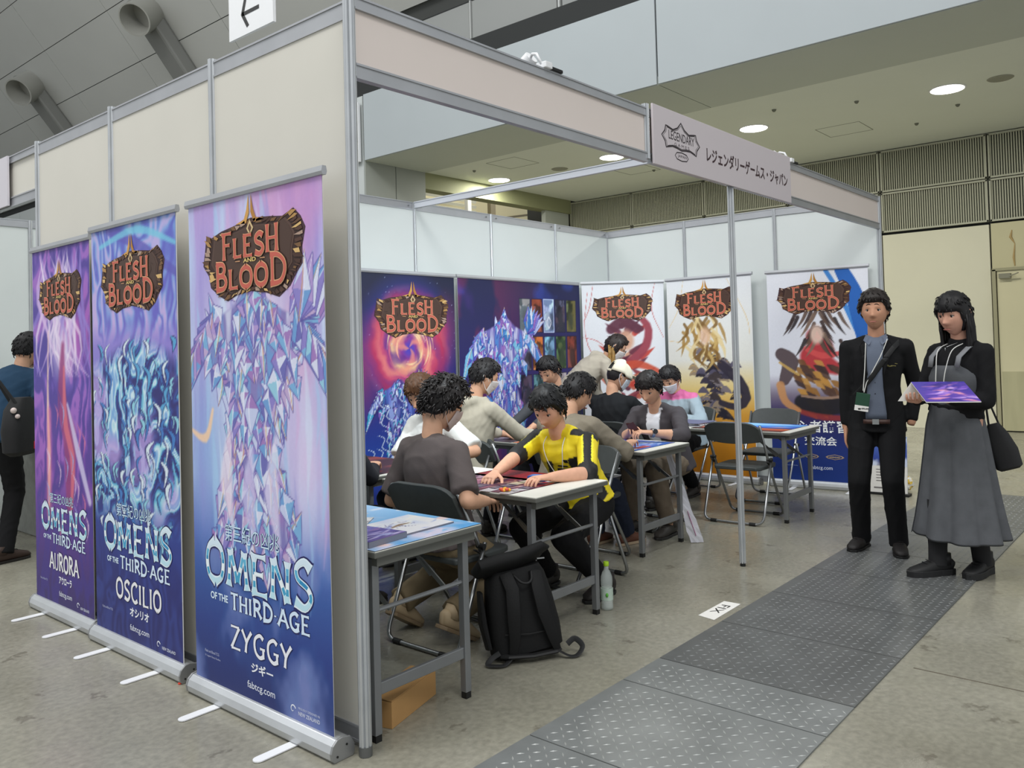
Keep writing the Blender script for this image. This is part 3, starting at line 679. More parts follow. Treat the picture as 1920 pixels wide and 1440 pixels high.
def crystals(c, cx, top, bot, wd, pal, edge, n=60, gold=True, seed=5):
    r = random.Random(seed); H_ = top-bot
    # an abstract cluster of upright crystal splinters, widest in its upper third
    env = lambda v: float(np.interp(v, [0,.2,.42,.55,.72,.86,.93,1.], [.30,.27,.17,.22,.36,.40,.17,.06]))
    m = np.clip((np.vectorize(env)((c.Y-bot)/H_)*wd-np.abs(c.X-cx))/.05, 0, 1)*((c.Y > bot)&(c.Y < top)); q = c.noise(.05, .35, 3); q2 = c.noise(.12, .2, 2)
    c.blend(m*.9, np.array(pal[0])*.9); c.blend(m*np.clip((q-.5)*6, 0, .9), pal[1]); c.blend(m*np.clip((.45-q)*6, 0, .8), pal[5]); c.blend(m*np.clip((q2-.6)*8, 0, .8), pal[3])
    for i in range(n):
        v = (i+.5)/n; y = bot+H_*v; e = env(v)*wd; x = cx+r.uniform(-.95, .95)*e; lean = (x-cx)*.35+r.gauss(0, .015)
        L_ = H_*r.uniform(.07, .17); up = r.random() < .2; w_ = wd*r.uniform(.05, .12)
        c.shard((x, y), (x+lean*(.8 if up else .5), y+(L_ if up else -L_)), w_, pal, edge, gold and r.random() < .3)
    for sg in (-1, 1):
        for k in range(7):
            u = k/6; x = cx+sg*wd*(.30+.16*u); y = bot+H_*(.92-.16*u); c.shard((x, y), (x+sg*wd*(.10+.05*u), y-H_*(.22+.10*u)), wd*.15*(1-.3*u), pal, edge, gold and k % 3 == 0)
    for k in range(7): 
        a = .5+k*.16; c.shard((cx+wd*.33, bot+H_*.86), (cx+wd*(.33+.34*math.cos(a)), bot+H_*(.86+.26*math.sin(a))), wd*.12, pal, edge, k % 2 == 0)
# --- banner with pale crystal art, beside the corner post
c3 = Canvas(.945, 1.985, .0052, 3)
c3.vgrad([(0,(40,50,106)),(.25,(46,66,136)),(.45,(58,90,160)),(.62,(96,118,190)),(.85,(150,160,216)),(1.4,(180,176,226)),(1.7,(176,164,222)),(1.99,(182,156,214))])
n1 = c3.noise(.09, .9, 4); n2 = c3.noise(.25, .35, 4); hi = np.clip((c3.Y-.5)/.3, 0, 1)
c3.blend(np.clip((n1-.5)*3.2, 0, .8)*hi, (190,216,244)); c3.blend(np.clip((.46-n1)*3.4, 0, .7)*hi, (140,128,206)); c3.blend(np.clip((n2-.55)*3.2, 0, .7), (206,150,200))
c3.blend(np.clip((n2-.5)*2.4, 0, .5)*(1-hi), (70,130,190))
c3.blob((.5,1.3), .42, .8, (238,234,246), .85, 0, 1.); c3.blob((.8,1.92), .35, .2, (206,150,204), .6); c3.blob((.12,.95), .2, .45, (150,196,236), .6); c3.blob((.82,.95), .22, .4, (222,196,234), .8)
for k in range(34):
    x = c3.rnd.uniform(0,.94); y = c3.rnd.uniform(.55,1.9); L_ = c3.rnd.uniform(.15,.6)
    c3.stroke([(x, y+L_/2),(x+.02, y),(x, y-L_/2)], [.0, c3.rnd.uniform(.006,.03), .0], c3.rnd.choice([(214,230,250),(150,150,214),(166,206,240),(214,176,222)]), .5, .012)
crystals(c3, .47, 1.60, .60, .98, pal3, (88,78,156), 190, True, 5)
for x, y0, y1, cc in ((.3,1.05,.62,(236,222,238)),(.62,1.02,.6,(226,220,244)),(.46,.98,.58,(206,200,238))): c3.stroke([(x,y0),(x-.03,(y0+y1)/2),(x+.02,y1)], [.01,.05,.0], cc, .75, .02)
c3.stroke([(0,1.03),(.08,1.0),(.13,1.02),(.17,1.12)], [.008,.02,.008], (246,206,170), .9, .012)
def deco3(d, o, ax, az, n):
    fab_logo(d, o, ax, az, n, .135, 1.585, .69, 3); omens_title(d, o, ax, az, n, .10, .335, .74)
    for k, (t_, c) in enumerate(((.24,(30,34,84)),(.16,(236,238,246)))): stroke_word(d, 'ZYGGY', o, ax, az, n, .28, .175, .42, .085, t_, .3, c, .001+.0005*k)
    put_text(d, 'ジギー', o, ax, az, .425, .108, .15, .04, .03, (236,238,246), .001, n); put_text(d, 'fabtcg.com', o, ax, az, .395, .035, .19, .036, .006, (226,230,244), .001, n)
    put_text(d, 'NEW ZEALAND', o, ax, az, .735, .022, .13, .014, .01, (220,224,240), .001, n); put_text(d, 'PROUDLY DESIGNED IN', o, ax, az, .735, .044, .13, .008, .01, (200,206,230), .001, n); fern(d, o, ax, az, n, .70, .036, .036)
    put_text(d, 'Flesh and Blood TCG', o, ax, az, .075, .115, .11, .011, .0, (190,196,226), .001, n); put_text(d, '© Legend Story Studios', o, ax, az, .075, .095, .12, .010, .0, (190,196,226), .001, n)
OUTL = (-1, 0)
roll_banner('roll-up banner with pale crystal art and ZYGGY lettering beside the corner post', (-.083, 1.012), (-.083, .067), 2.06, c3, OUTL, deco=deco3)
# --- banner with blue swirling water art
c2 = Canvas(.875, 1.99, .0075, 8)
c2.vgrad([(0,(42,40,92)),(.3,(44,50,120)),(.6,(50,70,150)),(1.,(120,130,206)),(1.5,(150,130,210)),(1.99,(110,140,210))])
w1 = c2.noise(.30,.38,3); w2 = c2.noise(.28,.3,3); f = c2.noise(.16,.3,3, c2.X+.25*(w1-.5), c2.Y+.5*(w2-.5))
g = np.sin(26*f+6*w1); body = np.clip((c2.Y-.52)/.15,0,1)*np.clip((1.48-c2.Y-.3*abs(c2.X-.5))/.1,0,1)
c2.ramp(g, [(-1,(46,44,110)),(-.55,(60,90,170)),(-.1,(80,160,206)),(.35,(150,214,228)),(.8,(220,240,246)),(1,(120,170,220))], body*.95)
c2.blend(np.clip(-np.abs(g+.35)*5+1,0,1)*body, (36,30,84)); c2.blend(np.clip((w2-.56)*6,0,.8)*body, (186,160,224))
c2.ramp(g, [(-1,(90,90,190)),(0,(130,170,224)),(1,(214,190,232))], .7*np.clip((c2.Y-1.4)/.12,0,1)); c2.ramp(g, [(-1,(40,44,110)),(1,(60,80,160))], .5*np.clip((.5-c2.Y)/.2,0,1))
for k in range(120):
    x = c2.rnd.uniform(.0,.87); y = c2.rnd.uniform(.5,1.45); a = c2.rnd.uniform(-.5,.5); L_ = c2.rnd.uniform(.05,.16); s_ = c2.rnd.choice((-1,1))
    P_ = [(x,y),(x+s_*L_*.45,y-L_*.3),(x+s_*L_*.25,y-L_*.9)]; wq = c2.rnd.uniform(.008,.02)
    c2.stroke(P_, [0,wq*1.35,0], (44,40,104), .85, .004); c2.stroke([(u+.004,v+.003) for u,v in P_], [0,wq*.8,0], c2.rnd.choice([(150,214,230),(224,240,248),(92,170,216),(70,130,200)]), .95, .004)
c2.stroke([(.2,1.98),(.5,1.88),(.87,1.72)],[.03,.03,.02],(96,90,180),.8,.01); c2.stroke([(.1,1.9),(.5,1.95),(.87,1.85)],[.01,.02,.01],(120,200,226),.8,.01)
def name_block(d, o, ax, az, n, W_, name, jp, nw):
    fab_logo(d, o, ax, az, n, W_*.14, 1.585, W_*.72, 4); omens_title(d, o, ax, az, n, W_*.12, .335, W_*.78)
    for k, (t_, c) in enumerate(((.24,(30,30,74)),(.16,(236,236,240)))): stroke_word(d, name, o, ax, az, n, W_*.26, .185, W_*nw, .09, t_, .5, c, .001+.0005*k)
    put_text(d, jp, o, ax, az, W_*.42, .115, W_*.22, .042, .03, (236,238,246), .001, n); put_text(d, 'fabtcg.com', o, ax, az, W_*.42, .04, W_*.22, .036, .006, (226,230,244), .001, n)
    put_text(d, 'NEW ZEALAND', o, ax, az, W_*.78, .022, W_*.14, .014, .01, (220,224,240), .001, n); fern(d, o, ax, az, n, W_*.74, .036, .036)
    put_text(d, 'Flesh and Blood TCG', o, ax, az, W_*.08, .105, W_*.13, .011, .0, (190,196,226), .001, n)
roll_banner('roll-up banner with blue swirling water art, middle of the three outside', (-.058, 2.052), (-.058, 1.172), 2.07, c2, OUTL, deco=lambda d,o,ax,az,n: name_block(d,o,ax,az,n,.88,'OSCILIO','オシリオ',.52))
# --- banner with purple wisps
c1 = Canvas(.775, 1.975, .009, 12)
c1.vgrad([(0,(58,46,104)),(.4,(88,58,140)),(.8,(120,70,168)),(1.3,(104,86,180)),(1.97,(110,80,170))])
w1 = c1.noise(.3,.5,4); f = c1.noise(.14,.34,3,c1.X+.5*(w1-.5),c1.Y+.4*(w1-.5)); g = np.sin(18*f)
c1.blend(np.clip((g-.1),0,.6)*np.clip((c1.Y-.5)*3,0,1), (186,120,206)); c1.blend(np.clip((-g-.2),0,.6), (66,54,140)); c1.blob((.6,1.5),.35,.3,(190,70,160),.5)
for k in range(30):
    x = c1.rnd.uniform(.1,.7); c1.stroke([(x,1.97-c1.rnd.uniform(0,.1)),(x+c1.rnd.uniform(-.15,.15),1.7),(x+c1.rnd.uniform(-.2,.2),1.45),(x+c1.rnd.uniform(-.1,.3),1.25)],[.0,.02,.012,.0],c1.rnd.choice([(238,226,246),(214,186,232),(150,130,210)]),.7,.012)
c1.blob((.42,1.38),.2,.2,(236,226,244),.9)
c1.stroke([(.42,1.42),(.4,1.1),(.5,.9),(.47,.55)],[.02,.06,.09,.03],(150,60,120),.85,.03); c1.stroke([(.43,1.3),(.44,1.0),(.53,.8),(.5,.5)],[.01,.03,.03,.01],(214,110,130),.9,.015); c1.stroke([(.47,1.1),(.6,.85),(.74,.6)],[.01,.03,.02],(206,196,232),.9,.015)
c1.stroke([(.22,1.5),(.2,1.1),(.21,.8),(.19,.45)],[.003,.012,.022,.01],(250,214,190),.95,.02); c1.stroke([(.22,1.05),(.2,.5)],[.03,.04],(226,120,150),.45,.03)
for k in range(26):
    x = c1.rnd.uniform(.05,.75); y = c1.rnd.uniform(.45,1.3); c1.stroke([(x,y),(x+.05,y-.06),(x+.02,y-.15)],[0,.008,0],c1.rnd.choice([(150,170,226),(230,200,226),(80,60,150),(216,120,160)]),.8,.005)
roll_banner('roll-up banner with purple wisps and AURORA lettering, narrowest of the three outside', (-.035, 2.915), (-.035, 2.14), 2.05, c1, OUTL, deco=lambda d,o,ax,az,n: name_block(d,o,ax,az,n,.775,'AURORA','アウローラ',.5))
# --- nebula vortex backdrop
W_ = 1.16; ca = Canvas(W_, 1.985, .0085, 20)
ca.vgrad([(0,(36,50,130)),(.5,(40,70,160)),(1.,(50,44,120)),(1.5,(44,36,84)),(1.99,(28,34,60))])
vx, vy = .62, 1.36; dx, dy = ca.X-vx, ca.Y-vy; R_ = np.hypot(dx, dy*.9); th = np.arctan2(dy, dx); nn = ca.noise(.2,.2,4)
sp = np.sin(3*th+26*R_+5*nn); ca.ramp(np.clip(R_/.52+.25*(nn-.5),0,1), [(0,(80,60,170)),(.12,(90,70,190)),(.2,(150,60,150)),(.32,(250,206,150)),(.42,(170,60,130)),(.55,(220,90,120)),(.72,(190,50,90)),(.9,(80,50,140)),(1,(40,50,130))], np.clip((.62-R_)*5,0,1)*.92)
ca.blend(np.clip(sp-.2,0,.75)*np.clip((.5-R_)*4,0,1), (240,150,130)); ca.blend(np.clip(-sp-.3,0,.7)*np.clip((.5-R_)*4,0,1)*(R_>.08), (96,50,140))
for k in range(26): a = ca.rnd.uniform(0,6.28); r_ = ca.rnd.uniform(.1,.3); ca.stroke([(vx+r_*math.cos(a+q*.35),vy+r_*1.05*math.sin(a+q*.35)) for q in range(4)],[0,.01,0],ca.rnd.choice([(255,226,170),(226,110,130),(250,180,150)]),.8,.008)
ca.blob((.12,1.2),.25,.5,(190,60,110),.6); ca.blob((1.05,1.5),.2,.4,(200,60,90),.5)
crystals(ca, .5, 1.1, .35, .6, [(60,70,160),(150,170,226),(200,214,240),(90,110,200),(120,90,180),(60,160,200)], (30,30,90), 60, False, 9)
for k in range(14): x = ca.rnd.uniform(.05,1.); y = ca.rnd.uniform(.5,1.1); ca.stroke([(x,y),(x+.06,y-.03),(x+.03,y-.1),(x+.12,y-.14)],[.002,.004,.002],(226,240,252),.9,.003)
for k in range(70): ca.blob((ca.rnd.uniform(0,W_),ca.rnd.uniform(.6,1.98)),.006,.006,(200,214,250),.8)
def decoA(d, o, ax, az, n): fab_logo(d, o, ax, az, n, .265, 1.475, .80, 6)
roll_banner('wide dark blue backdrop with a pink vortex behind the seated players', (2.19, 2.87), (3.35, 2.87), 2.062, ca, (0,-1), deco=decoA, feet=False)
# --- dark backdrop with crystals and a grid of small cards
W_ = 1.83; cc = Canvas(W_, 1.985, .0085, 30)
cc.vgrad([(0,(44,44,104)),(1.,(48,44,110)),(1.99,(34,38,76))]); nn = cc.noise(.5,.5,4); n2 = cc.noise(.3,.6,4)
fd = np.clip((1.25-cc.X)/.8,0,1); cc.blend(np.clip((nn-.5)*4,0,.6)*fd, (82,50,140)); cc.blend(np.clip((n2-.56)*5,0,.5)*fd, (140,44,84)); cc.blend(np.clip((nn-.6)*5,0,.5), (56,84,190))
pc = [(128,120,210),(80,140,214),(190,200,240),(160,110,190),(120,190,226),(220,226,246),(84,90,190),(60,120,190)]
cw, chh = .165, .335
cols_ = [[(126,140,150),(120,62,50),(150,176,226),(60,62,84),(84,94,60)],[(74,70,92),(190,112,60),(104,160,206),(60,92,60),(104,50,46)],[(60,60,90),(70,110,120),(150,110,130),(150,156,170),(150,150,130)]]
for r_ in range(3):
    for q in range(5):
        x = .84+q*.188; y = 1.48-r_*.375; b = np.array(cols_[r_][q]); m = ((cc.X>x)&(cc.X<x+cw)&(cc.Y>y)&(cc.Y<y+chh)).astype(float)
        big = (q == 2 and r_ == 0)
        cc.blend(m, b*.8); tt = cc.noise(.07,.09,3)
        for k, cl_ in enumerate((b*1.35+20, b*.45, b*1.1+np.array((30,10,0)))): cc.blend(m*np.clip((np.roll(tt,9*k,1)-.5)*7,0,.8), np.clip(cl_,0,255))
        bb = cc.rnd.uniform(-.02,.02); mm = m*np.clip(1-np.hypot((cc.X-x-cw/2-bb)/.06,(cc.Y-y-.13)/.13),0,1)*1.6; cc.blend(mm, b*.5+(90 if big else 25))
        for (u0,v0,u1,v1) in ((x,y,x+cw,y),(x,y+chh,x+cw,y+chh),(x,y,x,y+chh),(x+cw,y,x+cw,y+chh)): cc.stroke([(u0,v0),(u1,v1)],[.004],(200,214,250) if big else (30,30,60),.8,.003)
        if big:
            for k in (-1,1): cc.stroke([(x+cw/2,y+.16),(x+cw/2+k*.035,y+.1),(x+cw/2,y+.04)],[.004],(244,246,255),1,.003)
crystals(cc, .62, 1.62, .5, .98, pc, (54,54,140), 110, True, 14)
roll_banner('wide dark navy backdrop with a crystal cluster and rows of small framed cards', (3.395, 2.87), (5.20, 2.87), 2.065, cc, (0,-1), feet=False)
# --- white banners of the right wall
def white_bg(c, low, hi_=(226,228,234)): c.vgrad([(0,low),(.55,low),(1.05,hi_),(1.99,hi_)]); return c
cd = white_bg(Canvas(.875, 1.985, .0095, 40), (226,226,232), (224,227,233))
for a in (((.06,1.9),(.02,1.5),(.12,1.2),(.4,1.0)),((.78,1.98),(.74,1.7),(.86,1.4)),((.0,1.42),(.15,1.38),(.3,1.25)),((.12,1.98),(.08,1.75),(.02,1.6))): cd.stroke(a, [.002,.004,.002], (190,70,70), .8, .004)
for k in range(46):  # maroon flame-like brush marks
    x = cd.rnd.gauss(.46,.10); y = cd.rnd.uniform(.75,1.55); s_ = cd.rnd.choice((-1,1)); cd.stroke([(x,y),(x+s_*.06,y+.04),(x+s_*.14,y+.10)],[.03,.024,.0],cd.rnd.choice([(96,40,60),(130,50,60),(180,90,70),(206,150,120),(84,34,54),(190,60,50)]),.9,.012)
cd.stroke([(.5,1.15),(.66,1.3),(.7,1.5),(.62,1.62)],[.05,.045,.04,.03],(150,60,74),.95,.02); cd.stroke([(.42,1.1),(.6,1.12),(.84,1.02)],[.05,.04,.02],(200,80,56),.9,.02); cd.stroke([(.3,1.5),(.44,1.58),(.58,1.5)],[.05,.06,.05],(92,44,62),.95,.02)
cd.blob((.46,1.38),.10,.14,(212,164,136),.9,0,.4)
roll_banner('white banner with maroon and red brush art set across the booth corner', (5.235, 2.845), (5.80, 2.19), 2.07, cd, (-1,-1), deco=lambda d,o,ax,az,n: fab_logo(d,o,ax,az,n,.12,1.61,.62,8))
ce = white_bg(Canvas(.965, 1.985, .0095, 41), (196,134,30), (226,228,232)); ce.vgrad([(0,(176,112,22)),(.3,(196,130,36)),(.6,(206,150,60)),(.85,(226,200,130)),(1.15,(224,224,216)),(1.99,(224,227,231))])
for a in (((.0,1.36),(.2,1.33),(.35,1.25)),((.2,1.98),(.14,1.7),(.02,1.5)),((.7,1.98),(.9,1.6),(.94,1.4)),((.6,.62),(.8,.85),(.95,.95))): ce.stroke(a, [.002,.004,.002], (222,190,130), .8, .004)
for k in range(70):  # dark metal plates with gilt edges
    v = ce.rnd.random(); x = ce.rnd.gauss(.44+.12*math.sin(3*v),.12); y = .55+.68*v; ce.stroke([(x-.06,y),(x,y+.03),(x+.07,y-.01)],[.004,.034,.004],ce.rnd.choice([(58,54,70),(40,38,50),(88,84,104),(120,112,120),(66,58,60),(150,132,110)]),.95,.006)
    if k % 5 == 0: ce.stroke([(x-.05,y+.02),(x,y+.045),(x+.06,y+.01)],[.002,.003,.002],(206,170,96),.9,.003)
ce.stroke([(.62,1.1),(.8,.95),(.88,.78),(.78,.68),(.6,.72)],[.05,.055,.05,.035,.03],(50,46,60),.95,.01)
for k in range(40): x = ce.rnd.gauss(.42,.1); y = ce.rnd.uniform(1.2,1.62); ce.stroke([(x,y),(x+ce.rnd.uniform(-.08,.1),y-.09),(x+ce.rnd.uniform(-.12,.2),y-.2)],[.016,.018,.0],ce.rnd.choice([(166,130,70),(206,176,112),(126,94,50),(226,204,150)]),.85,.008)
ce.blob((.44,1.4),.085,.12,(222,184,156),.85,0,.5)
def decoE(d, o, ax, az, n):
    fab_logo(d, o, ax, az, n, .11, 1.60, .68, 9)
    put_text(d, 'ドリンシア', o, ax, az, .28, .32, .52, .105, .02, (236,234,226), .002, n); put_text(d, 'ドリンシア', o, ax, az, .285, .315, .52, .105, .045, (70,50,30), .001, n)
    stroke_word(d, 'YE', o, ax, az, n, .24, .47, .16, .10, .16, .3, (230,228,222), .002)
roll_banner('white banner turning gold below with dark metal plate art, behind the mid post', (5.79, 2.135), (5.76, 1.165), 2.075, ce, OUTL, deco=decoE)
cf = Canvas(.935, 1.985, .0085, 42); cf.vgrad([(0,(30,56,128)),(.3,(34,52,120)),(.62,(52,44,90)),(.8,(120,110,130)),(1.0,(214,216,226)),(1.99,(226,228,236))])
cf.stroke([(.56,1.98),(.68,1.75),(.86,1.3)],[.02,.022,.02],(60,130,206),.95,.006); cf.stroke([(.70,1.98),(.82,1.7),(.93,1.2)],[.06,.08,.09],(36,96,180),.97,.006); cf.stroke([(.93,1.3),(.88,1.0)],[.06,.05],(40,90,170),.9,.01)
cf.stroke([(.44,1.36),(.5,1.22),(.42,1.16),(.62,1.06)],[.08,.12,.12,.06],(176,50,56),.95,.03); cf.stroke([(.35,1.25),(.5,1.18),(.66,1.2)],[.02,.03,.02],(206,80,80),.9,.01)
for k in range(60): v = cf.rnd.random(); x = cf.rnd.gauss(.42,.13); y = .62+.5*v; cf.stroke([(x-.05,y+.03),(x,y),(x+.05,y-.05)],[.004,.03,.004],cf.rnd.choice([(150,104,50),(190,140,70),(110,74,44),(60,44,44),(84,60,50)]),.9,.008)
cf.stroke([(.12,1.2),(.2,1.12),(.14,.95)],[.06,.08,.05],(84,70,74),.95,.01); cf.stroke([(.1,1.12),(.2,1.05),(.28,1.0)],[.01,.015,.01],(196,160,90),.9,.005)
cf.stroke([(.3,.74),(.5,.7),(.75,.72)],[.07,.09,.05],(34,32,38),.95,.02); cf.stroke([(.3,.8),(.5,.78),(.7,.8)],[.01,.014,.01],(160,130,110),.9,.006); cf.stroke([(.25,.66),(.5,.6),(.8,.6)],[.02,.03,.02],(150,54,54),.85,.015)
cf.stroke([(.1,.9),(.14,.75),(.26,.66)],[.04,.035,.03],(196,140,90),.9,.015)
for k in range(34): x = cf.rnd.gauss(.47,.09); y = cf.rnd.uniform(1.3,1.62); s_ = 1 if x > .47 else -1; cf.stroke([(x,y),(x+s_*.04,y-.08),(x+s_*.1,y-.16)],[.018,.014,.0],cf.rnd.choice([(60,46,44),(96,76,66),(126,104,90),(46,38,40)]),.9,.006)
cf.blob((.46,1.38),.075,.11,(226,196,180),.9,0,.4)
def decoF(d, o, ax, az, n):
    fab_logo(d, o, ax, az, n, .11, 1.60, .66, 10)
    put_text(d, '初心者講習会', o, ax, az, .11, .455, .74, .115, .018, (236,238,240), .001, n); put_text(d, '交流会', o, ax, az, .31, .335, .30, .085, .015, (236,238,240), .001, n)
    put_text(d, 'fabtcg.com', o, ax, az, .36, .10, .2, .045, .008, (214,222,240), .001, n); fern(d, o, ax, az, n, .72, .115, .045); put_text(d, 'NEW ZEALAND', o, ax, az, .76, .105, .1, .014, .01, (190,200,230), .001, n); put_text(d, 'Legend Story Studios', o, ax, az, .12, .13, .12, .012, .0, (170,186,226), .001, n)
    for s_, wq in ((.31, .13), (.50, .17)):
        pts = [(0,.5),(.12,.75),(.5,1),(.88,.75),(1,.5),(.88,.25),(.5,0),(.12,.25)]; o_, a_, z_, n_ = Vector(o), Vector(ax), Vector(az), Vector(n)
        for k in (1., .8): d.add([o_+a_*(s_+wq*(.5+(x-.5)*k))+z_*(.205+.05*(.5+(y-.5)*k))+n_*(.001+(1-k)*.003) for x, y in pts], [tuple(range(8))], (176,150,120) if k == 1. else (34,52,110))
        put_text(d, 'LEGENDARY', o, ax, az, s_+wq*.2, .222, wq*.6, .014, .03, (190,166,130), .003, n)
roll_banner('white and blue banner with red scarf colours, next to the man in the suit', (5.80, 1.02), (5.90, .092), 2.07, cf, OUTL, deco=decoF)
# small poster leaning by the end of the wall
cp = Canvas(.36, .5, .01, 50); cp.vgrad([(0,(216,214,208)),(.23,(216,214,208)),(.235,(60,50,60)),(.3,(50,70,150)),(.5,(90,120,190))]); q = cp.noise(.1,.12,3); cp.blend(np.clip((q-.52)*7,0,.9)*(cp.Y>.235), (210,220,240))
t = thing('standing_poster', 'small poster with blue art and white text panel standing behind the suited person', 'poster', (5.88, .0, 0))
link('poster_print', cp.mesh('p', (5.84, .17, .02), (.1, -.99, 0), (.08, 0, 1)), print_m, t)
k = MB(); k.prism([(0,0),(.36,0),(.36,.5),(0,.5)], (5.842, .17, .02), (.1, -.99, 0), (.08, 0, 1), (.012, 0, 0)); k.build('poster_board', white_plastic, t)
k = MB(); k.box((5.875, -.01, .01), (.10, .40, .02)); k.build('stand', black_rub, t)
d = MB()
po, pa, pz = Vector((5.84,.17,.02)), Vector((.1,-.99,0)), Vector((.08,0,1))
def line_bar(s0, z0, w_, h_):
    d.add([po+pa*a+pz*b+Vector((-.002, 0, 0)) for a, b in ((s0,z0),(s0+w_,z0),(s0+w_,z0+h_),(s0,z0+h_))], [(0,1,2,3)], (110,106,106))
for i in range(5): line_bar(.10, .20-i*.025, .18-.02*(i % 3), .006)
line_bar(.08, .035, .18, .012)
link('lettering', d.mesh(), print_flat, t)

# --- sign board on the fascia
t = thing('sign_board', 'pale sign board with crest and Japanese katakana fixed on the fascia', 'sign', (2.93, -.03, 2.55))
MB().box((2.93, -.037, 2.555), (1.865, .012, .33)).build('board', mat('sign_board_lilac', (198,190,194), .5), t, bevel=.002)
d = MB(); o_, a_, z_, n_ = (2.0,-.0435,2.39), (1,0,0), (0,0,1), (0,-1,0)
put_text(d, 'レジェンダリーゲームス・ジャパン', o_, a_, z_, .60, .10, 1.20, .095, .022, (66,50,54), .0004, n_)
put_text(d, 'LEGENDARY', o_, a_, z_, .16, .165, .29, .05, .0, (52,46,50), .0004, n_); put_text(d, 'GAMES', o_, a_, z_, .22, .135, .17, .018, -.005, (90,82,86), .0004, n_, space=1.5); put_text(d, 'JAPAN', o_, a_, z_, .255, .072, .10, .02, .0, (90,82,86), .0004, n_)
def outline(pts, w_):
    m = len(pts); V = []
    for i, (x, y) in enumerate(pts):
        (xa, ya), (xb, yb_) = pts[i-1], pts[(i+1) % m]; t_ = Vector((xb-xa, yb_-ya)).normalized(); V += [(x+t_.y*w_, y-t_.x*w_), (x-t_.y*w_, y+t_.x*w_)]
    d.add([Vector(o_)+Vector((x, -.0004, y)) for x, y in V], [(2*i, 2*i+1, (2*i+3) % (2*m), (2*i+2) % (2*m)) for i in range(m)], (58,52,56))
cr_ = [(.085,.175),(.12,.205),(.13,.235),(.15,.232),(.21,.222),(.26,.24),(.30,.275),(.34,.24),(.39,.222),(.45,.232),(.47,.235),(.48,.205),(.515,.175),(.48,.145),(.47,.112),(.45,.118),(.40,.128),(.35,.125),(.30,.118),(.25,.125),(.20,.128),(.15,.118),(.13,.112),(.12,.145)]
outline(cr_, .0045); outline([(.30+(x-.30)*.93, .176+(y-.176)*.86) for x, y in cr_], .0016)
outline([(.225,.082),(.245,.10),(.30,.106),(.355,.10),(.375,.082),(.355,.064),(.30,.058),(.245,.064)], .003)
link('lettering', d.mesh(), print_flat, t)
# --- hanging arrow sign
t = thing('arrow_sign', 'white hanging sign with a black arrow above the cream outer panels', 'sign', (1.0, 2.24, 3.44))
MB().box((1.0, 2.24, 3.89), (.02, .5, .9)).build('board', white_plastic, t)
c = MB()
for y in (2.05, 2.43): c.cyl((1.0, y, 4.33), (1.0, y, 10.0), .004, 6)
c.build('hanging_wire', steel, t)
d = MB()
for poly in ([(-.005,.0),(.05,.13),(.075,.125),(.028,.0)], [(-.005,.0),(.028,.0),(.085,-.085),(.06,-.095)], [(.01,.012),(.01,-.012),(.2,-.012),(.2,.012)]): d.prism(poly, (.989, 2.34, 3.575), (0,-1,0), (0,0,1), (-.001,0,0))
d.build('arrow', ink_black, t)

# ---------------------------------------------------------------- furniture
def make_table(lbl, x0, y0, ln=1.8, rz=0., group='white folding tables in the booth', W_=.6):
    t = thing('folding_table', lbl, 'table', (x0, y0, 0), rz, group); kw = dict(par=t, local=True)
    MB().box((W_/2, ln/2, .688), (W_, ln, .022)).build('table_core', table_edge, bevel=.004, **kw)
    MB().box((W_/2, ln/2, .7005), (W_-.006, ln-.006, .004)).build('table_top', table_white, **kw)
    k = MB()
    for y in (.035, ln-.035): k.box((W_/2, y, .66), (W_-.05, .03, .035))
    for x in (.05, W_-.05): k.box((x, ln/2, .662), (.025, ln-.1, .03))
    k.build('apron', table_edge, **kw)
    for y, s in ((.07, 1), (ln-.07, -1)):
        for x in (.045, W_-.045):
            o = MB().box((x, y, .345), (.032, .032, .64)).build('leg', table_leg, bevel=.003, **kw)
            MB().box((x, y, .012), (.028, .028, .024)).build('foot_cap', black_rub, o, True)
        MB().box((W_/2, y, .185), (W_-.12, .018, .045)).build('lower_bar', table_leg, bevel=.003, **kw)
        MB().cyl((.06, y, .47), (W_-.06, y, .47), .009, 8).build('cross_tube', table_leg, **kw)
        for x in (.13, W_-.13):
            k = MB(); k.bar((x, y+s*.30, .665), (x, y+s*.10, .50), .016, .008, (1,0,0)); k.bar((x, y+s*.16, .555), (x, y+s*.012, .455), .02, .006, (1,0,0)); k.build('brace', steel, **kw)
    return t
T1 = make_table('folding table at the booth corner, covered with a pale blue printed mat', .045, -.02, 1.2, W_=.555)
T2 = make_table('folding table with dark red play mats where the yellow-shirted person sits', 1.15, .15, 1.12)
T2b = make_table('folding table behind the brown-shirted person with a dark play mat', 1.15, 1.36, 1.2)
T3 = make_table('folding table with blue and orange play mats before the dark cardigan person', 2.78, .57, 1.75)
T4 = make_table('folding table beside the empty chairs with a blue flame mat and paper stack', 4.25, .19, 1.8)

